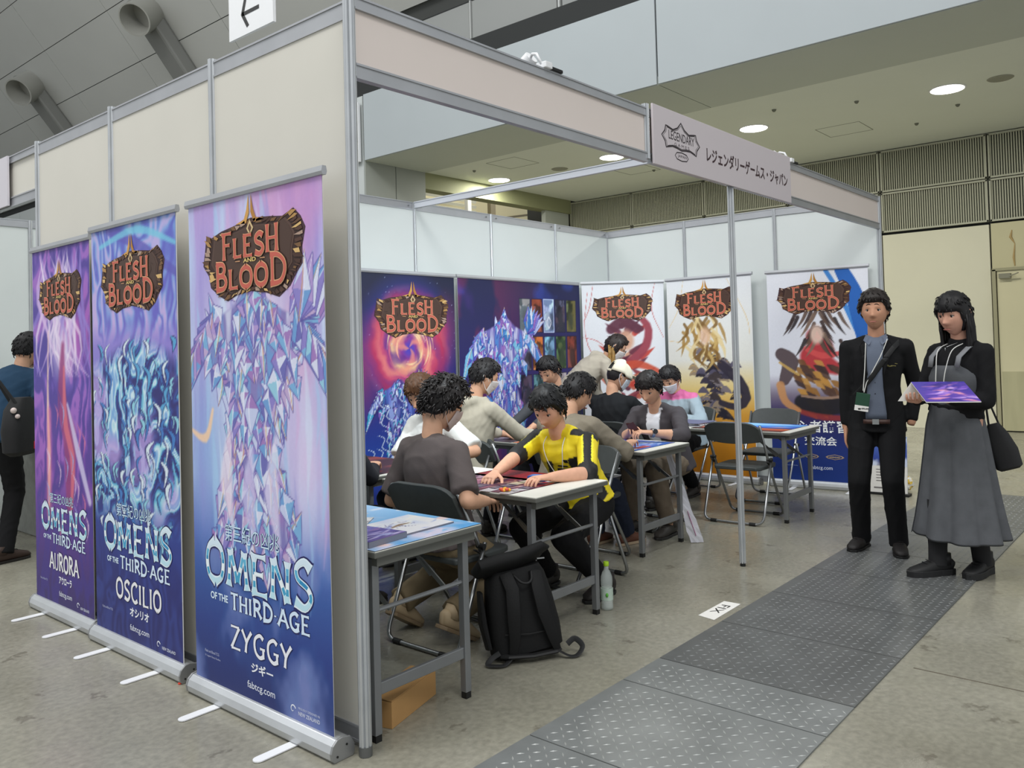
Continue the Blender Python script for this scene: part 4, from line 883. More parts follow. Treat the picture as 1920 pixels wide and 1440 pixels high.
def make_chair(lbl, x, y, rz, group='grey folding chairs in the booth'):
    t = thing('folding_chair', lbl, 'chair', (x, y, 0), rz, group); kw = dict(par=t, local=True); r = .0105
    def bend(P, rad=.06, n=5):
        out = [Vector(P[0])]
        for i in range(1, len(P)-1):
            a, b, c = Vector(P[i-1]), Vector(P[i]), Vector(P[i+1]); u, v = (a-b).normalized(), (c-b).normalized(); q0, q1 = b+u*rad, b+v*rad
            for k in range(n+1): s = k/n; out.append(q0*(1-s)**2+b*2*s*(1-s)+q1*s*s)
        return out+[Vector(P[-1])]
    k = MB(); k.sweep(bend([(-.19,-.225,.76),(-.02,-.225,.42),(.24,-.225,.013),(.24,.225,.013),(-.02,.225,.42),(-.19,.225,.76)], .05), r, 8); k.build('front_frame', steel, smooth=True, **kw)
    k = MB(); k.sweep(bend([(-.03,-.245,.5),(-.235,-.245,.013),(-.235,.245,.013),(-.03,.245,.5)], .07), r, 8); k.build('rear_frame', steel, smooth=True, **kw)
    for x_ in (.24, -.235):
        for y_ in (-.16, .16): MB().cyl((x_, y_-.025, .013), (x_, y_+.025, .013), .0135, 10).build('floor_pad', black_rub, **kw)
    for s in (-1, 1): k = MB(); k.cyl((-.05, s*.215, .485), (-.05, s*.26, .485), .013, 10); k.bar((-.09, s*.235, .475), (.0, s*.228, .42), .018, .006); k.build('hinge', black_rub, **kw)
    k = MB(); pl = [(-.17,-.17),(-.13,-.195),(.13,-.205),(.19,-.185),(.205,-.14),(.205,.14),(.19,.185),(.13,.205),(-.13,.195),(-.17,.17)]
    k.prism(pl, (.01,0,.405), (1,0,0), (0,1,0), (0,0,.03)); k.build('seat', chair_dark, smooth='auto', bevel=.008, seg=3, **kw)
    k = MB(); n_ = 16; V = []; F = []
    for i in range(n_+1):
        u = -1+2*i/n_; yy = u*.228; bow = -.035*(1-u*u); top = .785-.05*abs(u)**5
        for (xx, zz) in ((-.150+bow, .615+.02*u*u), (-.168+bow, .615+.02*u*u), (-.222+bow*1.1, top), (-.196+bow*1.1, top+.004)): V.append((xx, yy, zz))
    for i in range(n_):
        for j in range(4): F.append((4*i+j, 4*i+(j+1) % 4, 4*i+4+(j+1) % 4, 4*i+4+j))
    F += [(3,2,1,0), (4*n_, 4*n_+1, 4*n_+2, 4*n_+3)]; k.add(V, F); k.build('backrest', chair_dark, smooth='auto', bevel=.004, **kw)
    return t
ch0 = make_chair('folding chair under the person in the brown-grey T-shirt', 1.03, .59, 0)
PIr = PI
for lbl, x, y, rz in (('folding chair under the yellow-shirted person', 2.17, .72, PI-.1), ('folding chair of the person in the white T-shirt', 2.16, 1.75, PI),
    ('folding chair with its grey back seen beside the beige hoodie', 2.5, 1.72, 0), ('folding chair of the person in the taupe shirt', 2.55, .93, 0),
    ('folding chair of the person in the dark cardigan', 3.70, 1.12, PI-.05), ('folding chair of the person in the white cap', 3.98, 1.55, 0), ('empty folding chair on the near side of the blue mat table, behind the mid post', 4.29, .60, .03),
    ('empty folding chair on the far side of the blue mat table, before the banners', 5.17, .78, PI+.05), ('folding chair of the person in the pale blue jacket', 5.17, 1.62, PI),
    ('folding chair of the person seated just inside the corner post', .86, 1.80, 0), ('folding chair of the person whose dark hair shows behind the yellow shirt', 3.83, 2.1, PI)):
    copy_tree(ch0, (x, y, 0), rz, lbl)

# play mats, sheets and cards on the tables
def mat_sheet(lbl, x0, y0, wx, wy, cv, z=.7028, th=.0022, cat='play mat', rz=0., name='play_mat', group=None):
    t = thing(name, lbl, cat, (x0, y0, z), rz, group)
    c, s = math.cos(rz), math.sin(rz)
    link('print_face', cv.mesh('p', (x0, y0, z+th), (c, s, 0), (-s, c, 0)), print_m, t)
    k = MB(); k.prism([(0,0),(wx,0),(wx,wy),(0,wy)], (x0, y0, z), (c, s, 0), (-s, c, 0), (0,0,th-.0004)); k.build('backing', black_rub, t); return t
def abstract(W_, H_, seed, pal, res=.012, n=70, wq=.05):
    c = Canvas(W_, H_, res, seed); c.vgrad([(0, pal[0]), (H_, pal[1])]); q = c.noise(.2, .2, 4); c.blend(np.clip((q-.5)*5, 0, .9), pal[2])
    for k in range(n):
        x, y = c.rnd.uniform(0, W_), c.rnd.uniform(0, H_); a = c.rnd.uniform(-.6, .6); L_ = c.rnd.uniform(.04, .16)
        c.stroke([(x, y), (x+L_*.5, y+L_*a*.3), (x+L_, y+L_*a)], [0, c.rnd.uniform(.2, 1)*wq*.4, 0], c.rnd.choice(pal), .85, .008)
    return c
blu = abstract(.55, 1.19, 60, [(90,166,226),(214,224,240),(226,214,232),(120,190,236),(250,214,206),(170,190,236),(236,240,248)], .009, 70, .07)
mat_sheet('pale blue and pink printed cloth spread over the corner table', .0475, -.0175, .55, 1.19, blu, cat='table cloth', name='table_cloth')
def book(lbl, x0, y0, wx, wy, rz, cv, th, z=.7055, name='game_board', cat='board'):
    t = thing(name, lbl, cat, (x0, y0, z), rz); c, s = math.cos(rz), math.sin(rz)
    link('cover_print', cv.mesh('p', (x0, y0, z+th+.0006), (c, s, 0), (-s, c, 0)), print_m, t)
    k = MB(); k.prism([(0,0),(wx,0),(wx,wy),(0,wy)], (x0, y0, z), (c, s, 0), (-s, c, 0), (0,0,th)); k.build('core', mat('board_edge_grey', (120,122,134), .6), t, bevel=.001); return t
bd = abstract(.36, .27, 61, [(236,234,240),(240,240,238),(206,214,240),(170,180,226),(244,240,236)], .006, 12, .05)
for k in range(26): x = bd.rnd.uniform(.1,.26); y = bd.rnd.uniform(.1,.18); bd.stroke([(x,y),(x+bd.rnd.uniform(-.05,.05),y+bd.rnd.uniform(-.03,.03))],[.001,.002,.001],(90,84,140),.8,.002)
bd.stroke([(.14,.13),(.2,.145),(.24,.14)],[.006,.012,.006],(150,126,104),1,.003)
book('white quad-fold board with a small crest lying near the table corner', .18, .07, .36, .27, .03, bd, .006)
bd2 = abstract(.20, .28, 62, [(236,236,234),(226,226,226),(200,196,190),(120,108,110),(90,96,130)], .006, 26, .03)
book('white sheet with a brown weapon drawing behind the white board', .08, .43, .20, .28, -.9, bd2, .002, name='art_sheet', cat='sheet')
pb = abstract(.20, .26, 63, [(96,84,160),(120,120,190),(70,60,130),(170,180,226),(206,196,232),(140,110,170)], .006, 90, .03)
book('stack of purple and blue printed booklets by the corner post', .06, .03, .20, .26, .1, pb, .022, name='booklet_stack', cat='booklets')
red = abstract(.40, .60, 64, [(96,40,56),(60,36,60),(150,96,120),(170,120,140),(210,190,200),(120,40,50),(48,36,56),(196,150,110)], .008, 160, .035)
mat_sheet('dark red and violet play mat under the hands of the yellow-shirted person', 1.16, .32, .35, .61, red, group='dark red play mats on the middle table')
red2 = abstract(.24, .60, 65, [(120,30,40),(150,40,44),(90,36,50),(190,60,50),(60,30,46)], .010, 60, .03)
mat_sheet('crimson play mat half along the table edge of the yellow-shirted person', 1.515, .32, .24, .61, red2, group='dark red play mats on the middle table')
drk = abstract(.6, .9, 66, [(44,30,40),(70,40,48),(130,60,56),(60,60,90),(30,28,40),(120,110,130)], .012, 90, .05)
mat_sheet('dark brown play mat on the table behind the brown-shirted person', 1.155, 1.40, .59, 1.1, abstract(.59,1.1,66,[(44,30,40),(70,40,48),(130,60,56),(60,60,90),(30,28,40)],.012,90,.05))
mat_sheet('orange and red play mat before the person in the dark cardigan', 2.79, 1.13, .29, .6, abstract(.29,.6,67,[(206,90,50),(226,120,60),(180,50,50),(236,190,160),(120,60,60)],.01,60,.04))
mat_sheet('blue and white play mat on the cardigan table near its open end', 2.80, .66, .53, .45, abstract(.53,.45,68,[(40,90,170),(90,90,180),(170,190,226),(60,120,190),(190,200,226),(150,60,90),(206,210,230)],.009,90,.04))
mat_sheet('dark glossy play mat far along the cardigan table', 2.79, 1.75, .57, .54, abstract(.57,.54,69,[(40,30,38),(60,40,48),(130,120,130),(30,26,34)],.012,40,.03))
fl_ = Canvas(.58, .78, .008, 70); fl_.vgrad([(0,(60,30,30)),(.2,(60,30,50)),(.78,(30,90,190))]); q = fl_.noise(.14,.5,3); fl_.ramp(np.clip(fl_.X/.58+.35*(q-.5),0,1), [(0,(50,24,26)),(.16,(190,70,30)),(.26,(236,140,60)),(.36,(90,40,60)),(.5,(40,80,180)),(.7,(60,140,226)),(.85,(150,206,246)),(1,(30,90,200))])
for k in range(30): y = fl_.rnd.uniform(0,.78); x = fl_.rnd.uniform(.2,.56); fl_.stroke([(x,y),(x+.03,y+.08),(x-.01,y+.16)],[0,.006,0],(206,230,250) if x > .3 else (250,170,90),.9,.006)
mat_sheet('glossy play mat with blue waves and orange flames on the table beside the empty chairs', 4.26, .27, .58, .78, fl_)
def stack(lbl, x, y, w_, h_, n, rz=0., name='paper_stack', cat='papers', z=.7065, cols=((226,226,224),(206,206,210),(96,100,130))):
    t = thing(name, lbl, cat, (x, y, z), rz); r = random.Random(x*10)
    for i in range(n):
        k = MB(); k.box((r.uniform(-.012,.012), r.uniform(-.012,.012), .0015+.0032*i), (w_, h_, .0026), Matrix.Rotation(r.uniform(-.06,.06), 3, 'Z')); c = cols[i % len(cols)]
        k.build('sheet', mat('sheet_%d_%d_%d' % c, c, .6), t, True)
    return t
stack('stack of white and blue leaflets on the table by the pale blue jacket', 4.48, 1.22, .30, .42, 9)
stack('white papers on the table between the brown and yellow shirts', 1.40, 1.05, .22, .30, 4, .1)
stack('loose sheets far down the table of the blue mat', 4.55, 1.7, .3, .3, 3)
r = random.Random(4)
def card(lbl, x, y, rz, c, z=.7055, group=None, n=1):
    t = thing('playing_card', lbl, 'card', (x, y, z), rz, group); MB().box((0, 0, .0006*n), (.063, .088, .0012*n)).build('card_body', mat('card_%d_%d_%d' % c, c, .35), t, True, bevel=.0003)
    MB().box((0, .012, .0012*n+.0003), (.05, .045, .0004)).build('card_picture', mat('cardpic_%d_%d_%d' % c, tuple(min(255, int(q*.6+50)) for q in c), .35), t, True); return t
for i in range(12):
    x, y = 1.19+.072*(i % 5), .36+.13*(i//5)+r.uniform(-.01,.01); c = r.choice([(206,200,206),(190,60,60),(70,60,90),(196,180,150),(226,226,230)])
    card('playing card lying in the rows on the dark red play mat', x, y, PI/2+r.uniform(-.2,.2), c, group='cards on the dark red play mat')
card('playing card lying alone on the crimson mat edge', 1.56, .36, 1.3, (226,226,230)); card('orange-faced playing card on the crimson mat by the forearm', 1.64, .40, 1.2, (226,150,80))
t = thing('card_deck', 'blue deck box on the crimson mat in front of the yellow shirt', 'deck', (1.535, .45, .7055)); k = MB(); k.box((1.535, .45, .72), (.07, .10, .028), Matrix.Rotation(.3, 3, 'Z')); k.build('deck_box', mat('deck_blue', (36,74,150), .35), t, bevel=.003)
MB().box((1.535, .45, .7345), (.05, .07, .001), Matrix.Rotation(.3, 3, 'Z')).build('lid_line', mat('deck_blue_light', (70,120,196), .35), t)
for i in range(6): card('playing card on the blue and white mat of the cardigan table', 2.86+.075*(i % 3), .72+.13*(i//3), PI/2+r.uniform(-.2,.2), r.choice([(200,206,226),(190,70,80),(226,226,230)]), group='cards on the blue and white play mat')
t = thing('token_cluster', 'yellow and orange flower-like token pile on the mat edge by the brown sleeve', 'tokens', (1.20, .37, .705))
for i in range(9): MB().ball((1.19+r.uniform(-.02,.02), .385+r.uniform(-.02,.02), .7135+r.uniform(0,.008)), (.012,.012,.008), 8, 6).build('token', mat('token_yellow', (236,176,50), .5) if i % 2 else mat('token_orange', (214,90,60), .5), t, smooth=True)

# --- bottle
t = thing('water_bottle', 'clear plastic water bottle with a lime green cap on the floor by the table leg', 'bottle', (1.80, .215, 0)); c = (1.80, .215, 0)
glass = mat('clear_plastic', (236,244,240), .06, alpha=.28, coat=.6)
MB().lathe(c, [(.018,.002),(.031,.004),(.033,.02),(.031,.035),(.033,.05),(.0325,.09),(.030,.12),(.0325,.15),(.031,.175),(.022,.20),(.0125,.215),(.012,.232)], 28).build('bottle_body', glass, t, smooth=True)
MB().lathe(c, [(.016,.006),(.0295,.008),(.0305,.05),(.030,.115)], 24).build('water', mat('water_clear', (214,228,224), .05, alpha=.22, coat=.5), t, smooth=True)
MB().lathe(c, [(.0335,.055),(.0335,.115)], 28).build('label_band', mat('label_translucent', (206,226,210), .4, alpha=.55), t, smooth='auto')
k = MB(); k.ball((1.80-.028, .215-.020, .085), (.008,.008,.012), 8, 6); k.build('label_mark', mat('label_green', (90,170,60), .5), t, smooth=True)
MB().lathe(c, [(.0135,.232),(.0148,.234),(.0148,.252),(.013,.255)], 24).build('cap', mat('cap_lime', (164,206,40), .4), t, smooth='auto')

# --- cardboard box
t = thing('cardboard_box', 'long brown cardboard box on the floor under the corner table', 'box', (.30, .19, 0)); cb = mat('cardboard', (172,132,82), .75, nz=.04, scale=12, bump=.1)
a, b = Vector((.195, .085, 0)), Vector((.455, .135, 0)); dx = (b-a).normalized(); dy = Vector((-dx.y, dx.x, 0)); RR = Matrix((dx, dy, Vector((0,0,1)))).transposed(); ctr = Vector((.30,.17,0))
dirl = (Vector((.447,.10,0))-Vector((.22,.087,0)))
p1, p2, p3 = Vector((.215,.085,0)), Vector((.475,.165,0)), None; L_ = (p2-p1).length; ux = (p2-p1).normalized(); uy = Vector((-ux.y, ux.x, 0)); RR = Matrix((ux, uy, Vector((0,0,1)))).transposed()
cc_ = p1+ux*L_/2+uy*.06
MB().box(cc_+Vector((0,0,.05)), (L_+.06, .12, .10), RR).build('carton', cb, t, bevel=.002)
MB().box(cc_+Vector((0,0,.1015))+uy*.03, (L_+.06, .058, .003), RR).build('flap', cb, t, bevel=.001)
fm_ = Matrix.Rotation(0, 3, 'X'); k = MB(); k.prism([(-L_/2-.03,0),(L_/2+.03,.0),(L_/2+.03,.058),(-L_/2-.03,.058)], cc_+Vector((0,0,.1015))-uy*.06, ux, (uy*1+Vector((0,0,.10))).normalized(), (0,0,.003)); k.build('flap', cb, t)
# --- FIX paper
t = thing('paper_notice', 'white paper marked FIX taped to the floor beside the steel plates', 'paper', (2.13, -.27, 0))
P4 = [Vector((2.274, -0.229, -0.0)), Vector((2.278, -0.324, 0.0)), Vector((1.966, -0.328, 0.0)), Vector((1.986, -0.227, -0.0))]
k = MB(); k.add([p+Vector((0,0,.001)) for p in P4]+[p+Vector((0,0,.0018)) for p in P4], [(0,1,2,3),(7,6,5,4),(0,4,5,1),(1,5,6,2),(2,6,7,3),(3,7,4,0)]); k.build('paper_sheet', paper_m, t)
d = MB(); ex, ey = P4[3]-P4[0], P4[1]-P4[0]
put_text(d, 'FIX', P4[0]+Vector((0,0,.0024)), ex, ey, .22, .22, .50, .52, .0, None, 0, Vector((0,0,1))); d.build('handwriting', ink_black, t)
# --- plastic wrap leaning at the table leg
t = thing('plastic_sleeve', 'crumpled clear plastic sleeve leaning from the cardigan table leg to the floor', 'plastic wrap', (3.35,.55,0))
k = MB(); r = random.Random(9)
V = []; n_ = 16
for i in range(n_+1):
    u = i/n_; cx = 3.38-.02*u; cy = .745-.22*u; cz = .60*(1-u)+.004; wd = .022+.03*u
    for j in range(5): v = j/4-.5; V.append((cx+v*wd*1.2+r.uniform(-.004,.004), cy-v*wd*1.4+r.uniform(-.004,.004), cz+r.uniform(-.006,.006)*(u < .95)))
k.add(V, [(5*i+j, 5*i+j+1, 5*i+6+j, 5*i+5+j) for i in range(n_) for j in range(4)]); o = k.build('film', mat('plastic_film', (206,206,214), .2, alpha=.62, coat=.4), t); sd = o.modifiers.new('th', 'SOLIDIFY'); sd.thickness = .002
d = MB(); d.bar((3.367,.60,.215), (3.362,.535,.05), .022, .003, (1,-1,0)); d.build('pink_print', mat('film_pink', (170,110,140), .4), t)
# --- gold and white ball by the poster
t = thing('foil_ball', 'crumpled gold and white foil ball on the floor near the small poster', 'foil ball', (6.15,-.08,0)); c0 = Vector((6.12,-.10,.075)); r = random.Random(2)
k = MB(); k.ball((0,0,0), .072, 14, 10); k.v = [tuple(Vector(v)*(1+r.uniform(-.12,.10))+c0) for v in k.v]; k.c = [(r.choice([(236,232,220),(214,170,60),(240,206,90),(226,226,222)])) for _ in k.f]; o = link('foil', k.mesh(), mat('foil_print', attr=True, rough=.3), t)
# --- clip spotlights on the fascia
for i, x in enumerate((1.12, 3.95)):
    t = thing('clip_spotlight', ('white clip-on spotlight on top of the fascia over the plain panel', 'white clip-on spotlight on top of the fascia right after the sign board')[i], 'spotlight', (x, 0, 2.70))
    k = MB(); k.box((x, .0, 2.715), (.05, .06, .03)); k.build('clamp', white_plastic, t, bevel=.004)
    k = MB(); k.sweep([(x-.02,0,2.72),(x-.03,.02,2.77),(x,.07,2.79),(x+.03,.12,2.77)], .007, 8); k.build('arm', white_plastic, t, smooth=True)
    k = MB(); k.cyl((x+.03,.10,2.79), (x+.03,.19,2.72), .034, 18, .045); k.build('lamp_head', white_plastic, t, smooth='auto')
    k = MB(); k.cyl((x+.03,.188,2.722), (x+.03,.191,2.7195), .038, 18); k.build('lens', mat('spot_lens', (240,248,255), .4, emit=6.), t)
    k = MB(); k.box((x+.06, -.01, 2.708), (.10, .03, .016)); k.build('driver_box', black_rub, t, bevel=.003)
    l = bpy.data.lights.new('spot_beam', 'SPOT'); l.energy = 130; l.spot_size = 2.0; l.spot_blend = .8; l.shadow_soft_size = .05; l.color = (.86,.95,1)
    lo = bpy.data.objects.new('spot_beam', l); C.objects.link(lo); lo.location = (x+.03, .21, 2.70); lo.rotation_euler = (Vector((x+.2, 2.6, .9))-Vector((x+.03,.21,2.70))).to_track_quat('-Z','Y').to_euler()
# small plain red disc on the floor by the banners
MB().cyl((-.085,1.155,.002),(-.085,1.155,.006),.008,10).build('red_floor_dot', mat('red_dot', (230,70,50), .5), None)
tag(bpy.data.objects['red_floor_dot'], 'tiny red dot on the floor between two banner bases', 'marker')

# ---------------------------------------------------------------- neighbouring booth on the far left
nb = tag(thing('wall_neighbour', None, None, (0, 4, 0)), kind='structure')
for x in (.03, 1.0, 1.99, 2.98): post(nb, x, 5.97)
for a, b in ((-.96,.03),(.03,1.0),(1.0,1.99),(1.99,2.98)):
    A, B = (a, 5.97, 0), (b, 5.97, 0); rail(nb, A, B, 2.63, 2.70); pan(nb, A, B, .0, 2.63, panel_in)
post(nb, .03, 5.97)
for x in (1.0, 1.99, 2.98): pan(nb, (x-.97, 3.02, 0), (x, 3.02, 0), .0, 2.7, panel_in)
for a, b in ((3.0, 4.0), (4.0, 5.0), (5.0, 5.97)): pan(nb, (2.98, a, 0), (2.98, b, 0), .0, 2.7, panel_in)
nf = thing('fascia_beam', 'pale fascia board of the neighbouring booth past the left outer panels', 'fascia', (XL, 4.5, 2.4))
for a, b in ((2.98, 3.96), (3.96, 5.95)):
    A, B = (XL, a, 0), (XL, b, 0); rail(nf, A, B, 2.652, 2.70, .03, name='top_rail'); rail(nf, A, B, 2.38, 2.44, .03, name='bottom_rail'); pan(nf, A, B, 2.44, 2.652, panel_out, name='fascia_panel')
MB().box((0.0, 4.32, 2.54), (.012, 1.86, .31)).build('sign_plate', mat('sign_board_lilac2', (204,200,208), .5), nf)
t = thing('display_counter', 'table under grey mottled cloth in the neighbouring booth', 'counter', (1.0, 5.2, 0))
k = MB(); k.box((1.33, 5.20, .34), (1.3, .62, .68)); k.build('cloth', mat('mottled_grey_cloth', (136,138,134), .85, nz=.14, scale=14), t, bevel=.01)
k = MB(); k.box((1.33, 5.20, .695), (1.33, .66, .025)); k.build('counter_top', white_plastic, t, bevel=.004)
k = MB(); k.box((.80, 4.86, .60), (.16, .012, .24), Matrix.Rotation(.25, 3, 'Y')); k.build('folder', mat('pale_folder', (176,206,216), .5), None)
tag(bpy.data.objects['folder'], 'pale blue folder held at the hip of the person in the blue shirt', 'folder')
stack('white papers on the neighbouring booth counter', .85, 5.05, .2, .26, 3, 0, z=.709)

# ---------------------------------------------------------------- people
V3 = Vector
def hsurf(dx, dy, dz, off=0., nose=True):
    """point of the head surface in head space: x to its left, y forward, z up"""
    hx, hy, hz = .074, .094, .115
    q = V3((dx, dy, dz)); x, y, z = dx*hx, dy*hy, dz*hz
    t = max(0., -dz); x *= 1-.30*t**1.5; y = y*(1-.10*t) if dy > 0 else y*(1-.30*t**1.2)
    if dy > 0: y -= .010*dy*dy*max(0, 1-abs(x)/.06)*0; y *= 1-.06*dy
    if dz > 0: x *= 1+.04*dz; z *= .97
    if dy < 0 and dz > -.2: y *= 1.03
    if nose and dy > .2:
        ax_ = abs(x); f = dy
        y += f*.024*math.exp(-(x/.011)**2)*(math.exp(-((z+.022)/.012)**2)+.45*math.exp(-((z+.002)/.02)**2))
        y += f*.008*math.exp(-((ax_-.012)/.007)**2-((z+.026)/.008)**2)
        y -= f*.011*math.exp(-((ax_-.031)/.014)**2-((z-.012)/.011)**2); y += f*.004*math.exp(-((ax_-.028)/.018)**2-((z-.032)/.008)**2)
        y += f*.006*math.exp(-(x/.020)**2)*math.exp(-((z+.054)/.006)**2); y -= f*.004*math.exp(-(x/.022)**2-((z+.0615)/.003)**2); y += f*.006*math.exp(-(x/.018)**2-((z+.068)/.006)**2)
        y += f*.008*math.exp(-(x/.020)**2-((z+.096)/.014)**2)
    p = V3((x, y, z))
    return p+q.normalized()*off
def sphere_dirs(n, m):
    v = [(0, 0, 1)]
    for i in range(1, m):
        for j in range(n): a, b = PI*i/m, 2*PI*j/n+PI/n; v.append((math.sin(a)*math.cos(b), math.sin(a)*math.sin(b), math.cos(a)))
    v.append((0, 0, -1)); e = len(v)-1; f = []
    for j in range(n):
        f.append((0, 1+j, 1+(j+1) % n)); f.append((e, 1+(m-2)*n+(j+1) % n, 1+(m-2)*n+j))
        for i in range(m-2): f.append((1+i*n+j, 1+(i+1)*n+j, 1+(i+1)*n+(j+1) % n, 1+i*n+(j+1) % n))
    return v, f
SD, SF = sphere_dirs(56, 44); SD2, SF2 = sphere_dirs(48, 36)
HEADV = [hsurf(*d) for d in SD]
def ear(mb, s, T):
    pts = [(.072,-.008,-.026),(.077,-.016,-.012),(.081,-.022,.006),(.080,-.018,.022),(.076,-.006,.026),(.073,.002,.014),(.072,.002,-.006),(.072,-.006,-.024)]
    k = MB(); k.sweep([T @ V3((s*x, y, z)) for x, y, z in pts], [.003,.0052,.0058,.006,.0055,.0045,.004,.003], 8); mb.add(k.v, k.f)
    k = MB(); k.ball((0,0,0), (.004,.010,.017), 8, 6); mb.add([T @ (V3(v)+V3((s*.073, -.008, -.002))) for v in k.v], k.f)
def smooth(a, b, x): t = max(0, min(1, (x-a)/(b-a))); return t*t*(3-2*t)
def hair_mesh(style, T, seed):
    r = random.Random(seed); mb = MB(); V = []; long_ = style.get('long', 0); th = style.get('th', .018); front = style.get('front', .062); nape = style.get('nape', -.075); fz = style.get('frizz', .004); part = style.get('side', -.03)
    for d in SD2:
        p = hsurf(*d, 0, False); y, z = p.y, p.z
        fr = smooth(.02, .055, y)    # 1 at the face
        hl = nape*(1-smooth(-.045, .0, y))+part*smooth(-.045, .0, y)*(1-fr)+front*fr
        k = smooth(hl-.006, hl+.012, z)
        n_ = noise.noise(V3(d)*style.get('fs', 6)+V3((seed, 0, 0)))+.5*noise.noise(V3(d)*14+V3((0, seed, 0)))
        off = -.010*(1-k)+k*(th*(.62+.75*max(0, d[2]))+fz*2.2*n_)
        V.append(T @ hsurf(*d, off, False))
    mb.add(V, SF2)
    for i in range(style.get('tufts', 260)):
        a = r.uniform(0, 2*PI); zz = r.uniform(-.5, 1); q = math.sqrt(max(0, 1-zz*zz)); d = V3((q*math.cos(a), q*math.sin(a), zz)); p = hsurf(*d, 0, False)
        fr = smooth(.02, .055, p.y); hl = nape*(1-smooth(-.045, .0, p.y))+part*smooth(-.045, .0, p.y)*(1-fr)+front*fr
        if p.z < hl+.006: continue
        base = hsurf(*d, th*(.45+.5*max(0, d.z)), False); dn = V3((0, 0, -1)); tan = (dn-d*dn.dot(d)); 
        if d.z > .8: tan = V3((d.x, d.y+.25, -.2))
        tan = (tan.normalized()+V3((r.gauss(0, .3), r.gauss(0, .3), r.gauss(0, .2)))*style.get('mess', 1.)).normalized(); L_ = r.uniform(.018, .036)*style.get('tl', 1.)
        if style.get('curl'): 
            c1 = base+d*r.uniform(.008, .02); c2 = c1+tan*L_*.5+d*.006; c3 = c2+tan*L_*.4-d*.008+V3((r.gauss(0, .006), r.gauss(0, .006), 0)); P_ = [base, c1, c2, c3]
        else: P_ = [base, base+tan*L_*.5+d*.005, base+tan*L_+d*r.uniform(-.001, .006)*style.get('mess', 1.)]
        w_ = r.uniform(.0035, .006); k = MB(); k.sweep([T @ x for x in P_], [w_*.8, w_]+[w_*.55]*(len(P_)-3)+[.0006], 4); mb.add(k.v, k.f)
    if long_:
        for i in range(style.get('locks', 46)):
            a = r.uniform(PI*.12, PI*.88) if style.get('backonly') else r.uniform(-.15, PI+.15); dx_, dy_ = math.cos(a), -math.sin(a)
            st = V3((dx_*.080, dy_*.096+.0, r.uniform(-.02, .03))); L_ = long_*r.uniform(.75, 1.); sag = V3((dx_*.012, -.01, 0))
            P_ = [T @ st]; down = V3((0, 0, -1))
            base = T @ st; fb = (T.to_3x3() @ V3((0, -1, 0)))
            for u in (.25, .5, .75, 1.): P_.append(base+down*L_*u+fb*(.035*u*(1.2-u)*2)+V3((r.gauss(0, .004), r.gauss(0, .004), 0)))
            k = MB(); k.sweep(P_, [.008, .012, .012, .010, .001], 5); mb.add(k.v, k.f)
    return mb
# a hand: x across the palm (thumb at +x), y towards the fingertips, z out of the back of the hand; wrist at the origin
def hand_geo(curl):
    mb = MB()
    def cap(a, b, ra, rb, fl=1.): mb.capsule(a, b, ra, rb, 10, (0,0,1), 1.)
    mb.sweep([(0,-.03,0),(0,.0,0),(.001,.03,0),(.002,.06,0),(.002,.082,0)], [(.019,.026),(.018,.028),(.015,.036),(.013,.040),(.010,.037)], 14, (0,0,1))
    for i, (x, L_, r) in enumerate(((.030,.072,.0085),(.010,.080,.009),(-.011,.074,.0085),(-.030,.058,.0075))):
        p = V3((x, .066, .001)); a = curl*(.30+.05*i)
        for s_, (f, k) in enumerate(((.45, .5), (.31, 1.), (.24, .75))):
            a2 = a+curl*k*.55*(s_ > 0); a = a2; q = p+V3((x*.10*(s_ == 0), math.cos(a)*L_*f, -math.sin(a)*L_*f)); cap(p, q, r*(1-.08*s_), r*(.94-.08*s_)); p = q
    p = V3((.026, .012, -.004))
    for d_, L_, r in ((V3((.75,.62,-.28)), .042, .0125), (V3((.42,.82,-.40*curl)), .032, .0102), (V3((.15,.92,-.45*curl)), .026, .009)):
        q = p+d_.normalized()*L_; cap(p, q, r, r*.92); p = q
    return mb
def remeshed(mb, vox, it=2):
    me = mb.mesh('t'); bm = bmesh.new(); bm.from_mesh(me); bmesh.ops.recalc_face_normals(bm, faces=bm.faces); bm.to_mesh(me); bm.free()
    ob = bpy.data.objects.new('t', me); C.objects.link(ob); m = ob.modifiers.new('r', 'REMESH'); m.mode = 'VOXEL'; m.voxel_size = vox; m.use_smooth_shade = True
    if it: s = ob.modifiers.new('s', 'SMOOTH'); s.iterations = it; s.factor = .5
    return ob
def bake(ob, tmp=True):
    dg = bpy.context.evaluated_depsgraph_get(); me = bpy.data.meshes.new_from_object(ob.evaluated_get(dg)); old = ob.data
    bpy.data.objects.remove(ob); bpy.data.meshes.remove(old); return me
HANDS = {}
for nm, cu in (('curl', 1.0), ('soft', .55), ('flat', .2), ('grip', 1.35)):
    me = bake(remeshed(hand_geo(cu), .0036, 3)); HANDS[nm] = ([v.co.copy() for v in me.vertices], [tuple(p.vertices) for p in me.polygons])
def ik(a, b, l1, l2, pole):
    d = b-a; L_ = min(d.length, (l1+l2)*.999); dn = d.normalized(); b2 = a+dn*L_
    x = (l1*l1-l2*l2+L_*L_)/(2*L_); h = math.sqrt(max(0, l1*l1-x*x)); pv = pole-dn*pole.dot(dn)
    pv = pv.normalized() if pv.length > 1e-4 else V3((0, 0, -1)); return a+dn*x+pv*h, b2
skin_mats = {}
def skin(c=(206,160,132)):
    return mat('skin_%d_%d_%d' % c, c, .55, nz=.05, scale=30, spec=.35, bump=.08, bscale=200)
JOBS = []
def cloth_job(name, mb, m, par, vox=.011, it=3, wrinkle=.004, wf=9., seed=0, paint=None, stretch=(1,1,1)):
    JOBS.append((remeshed(mb, vox, it), name, m, par, wrinkle, wf, seed, paint, stretch))
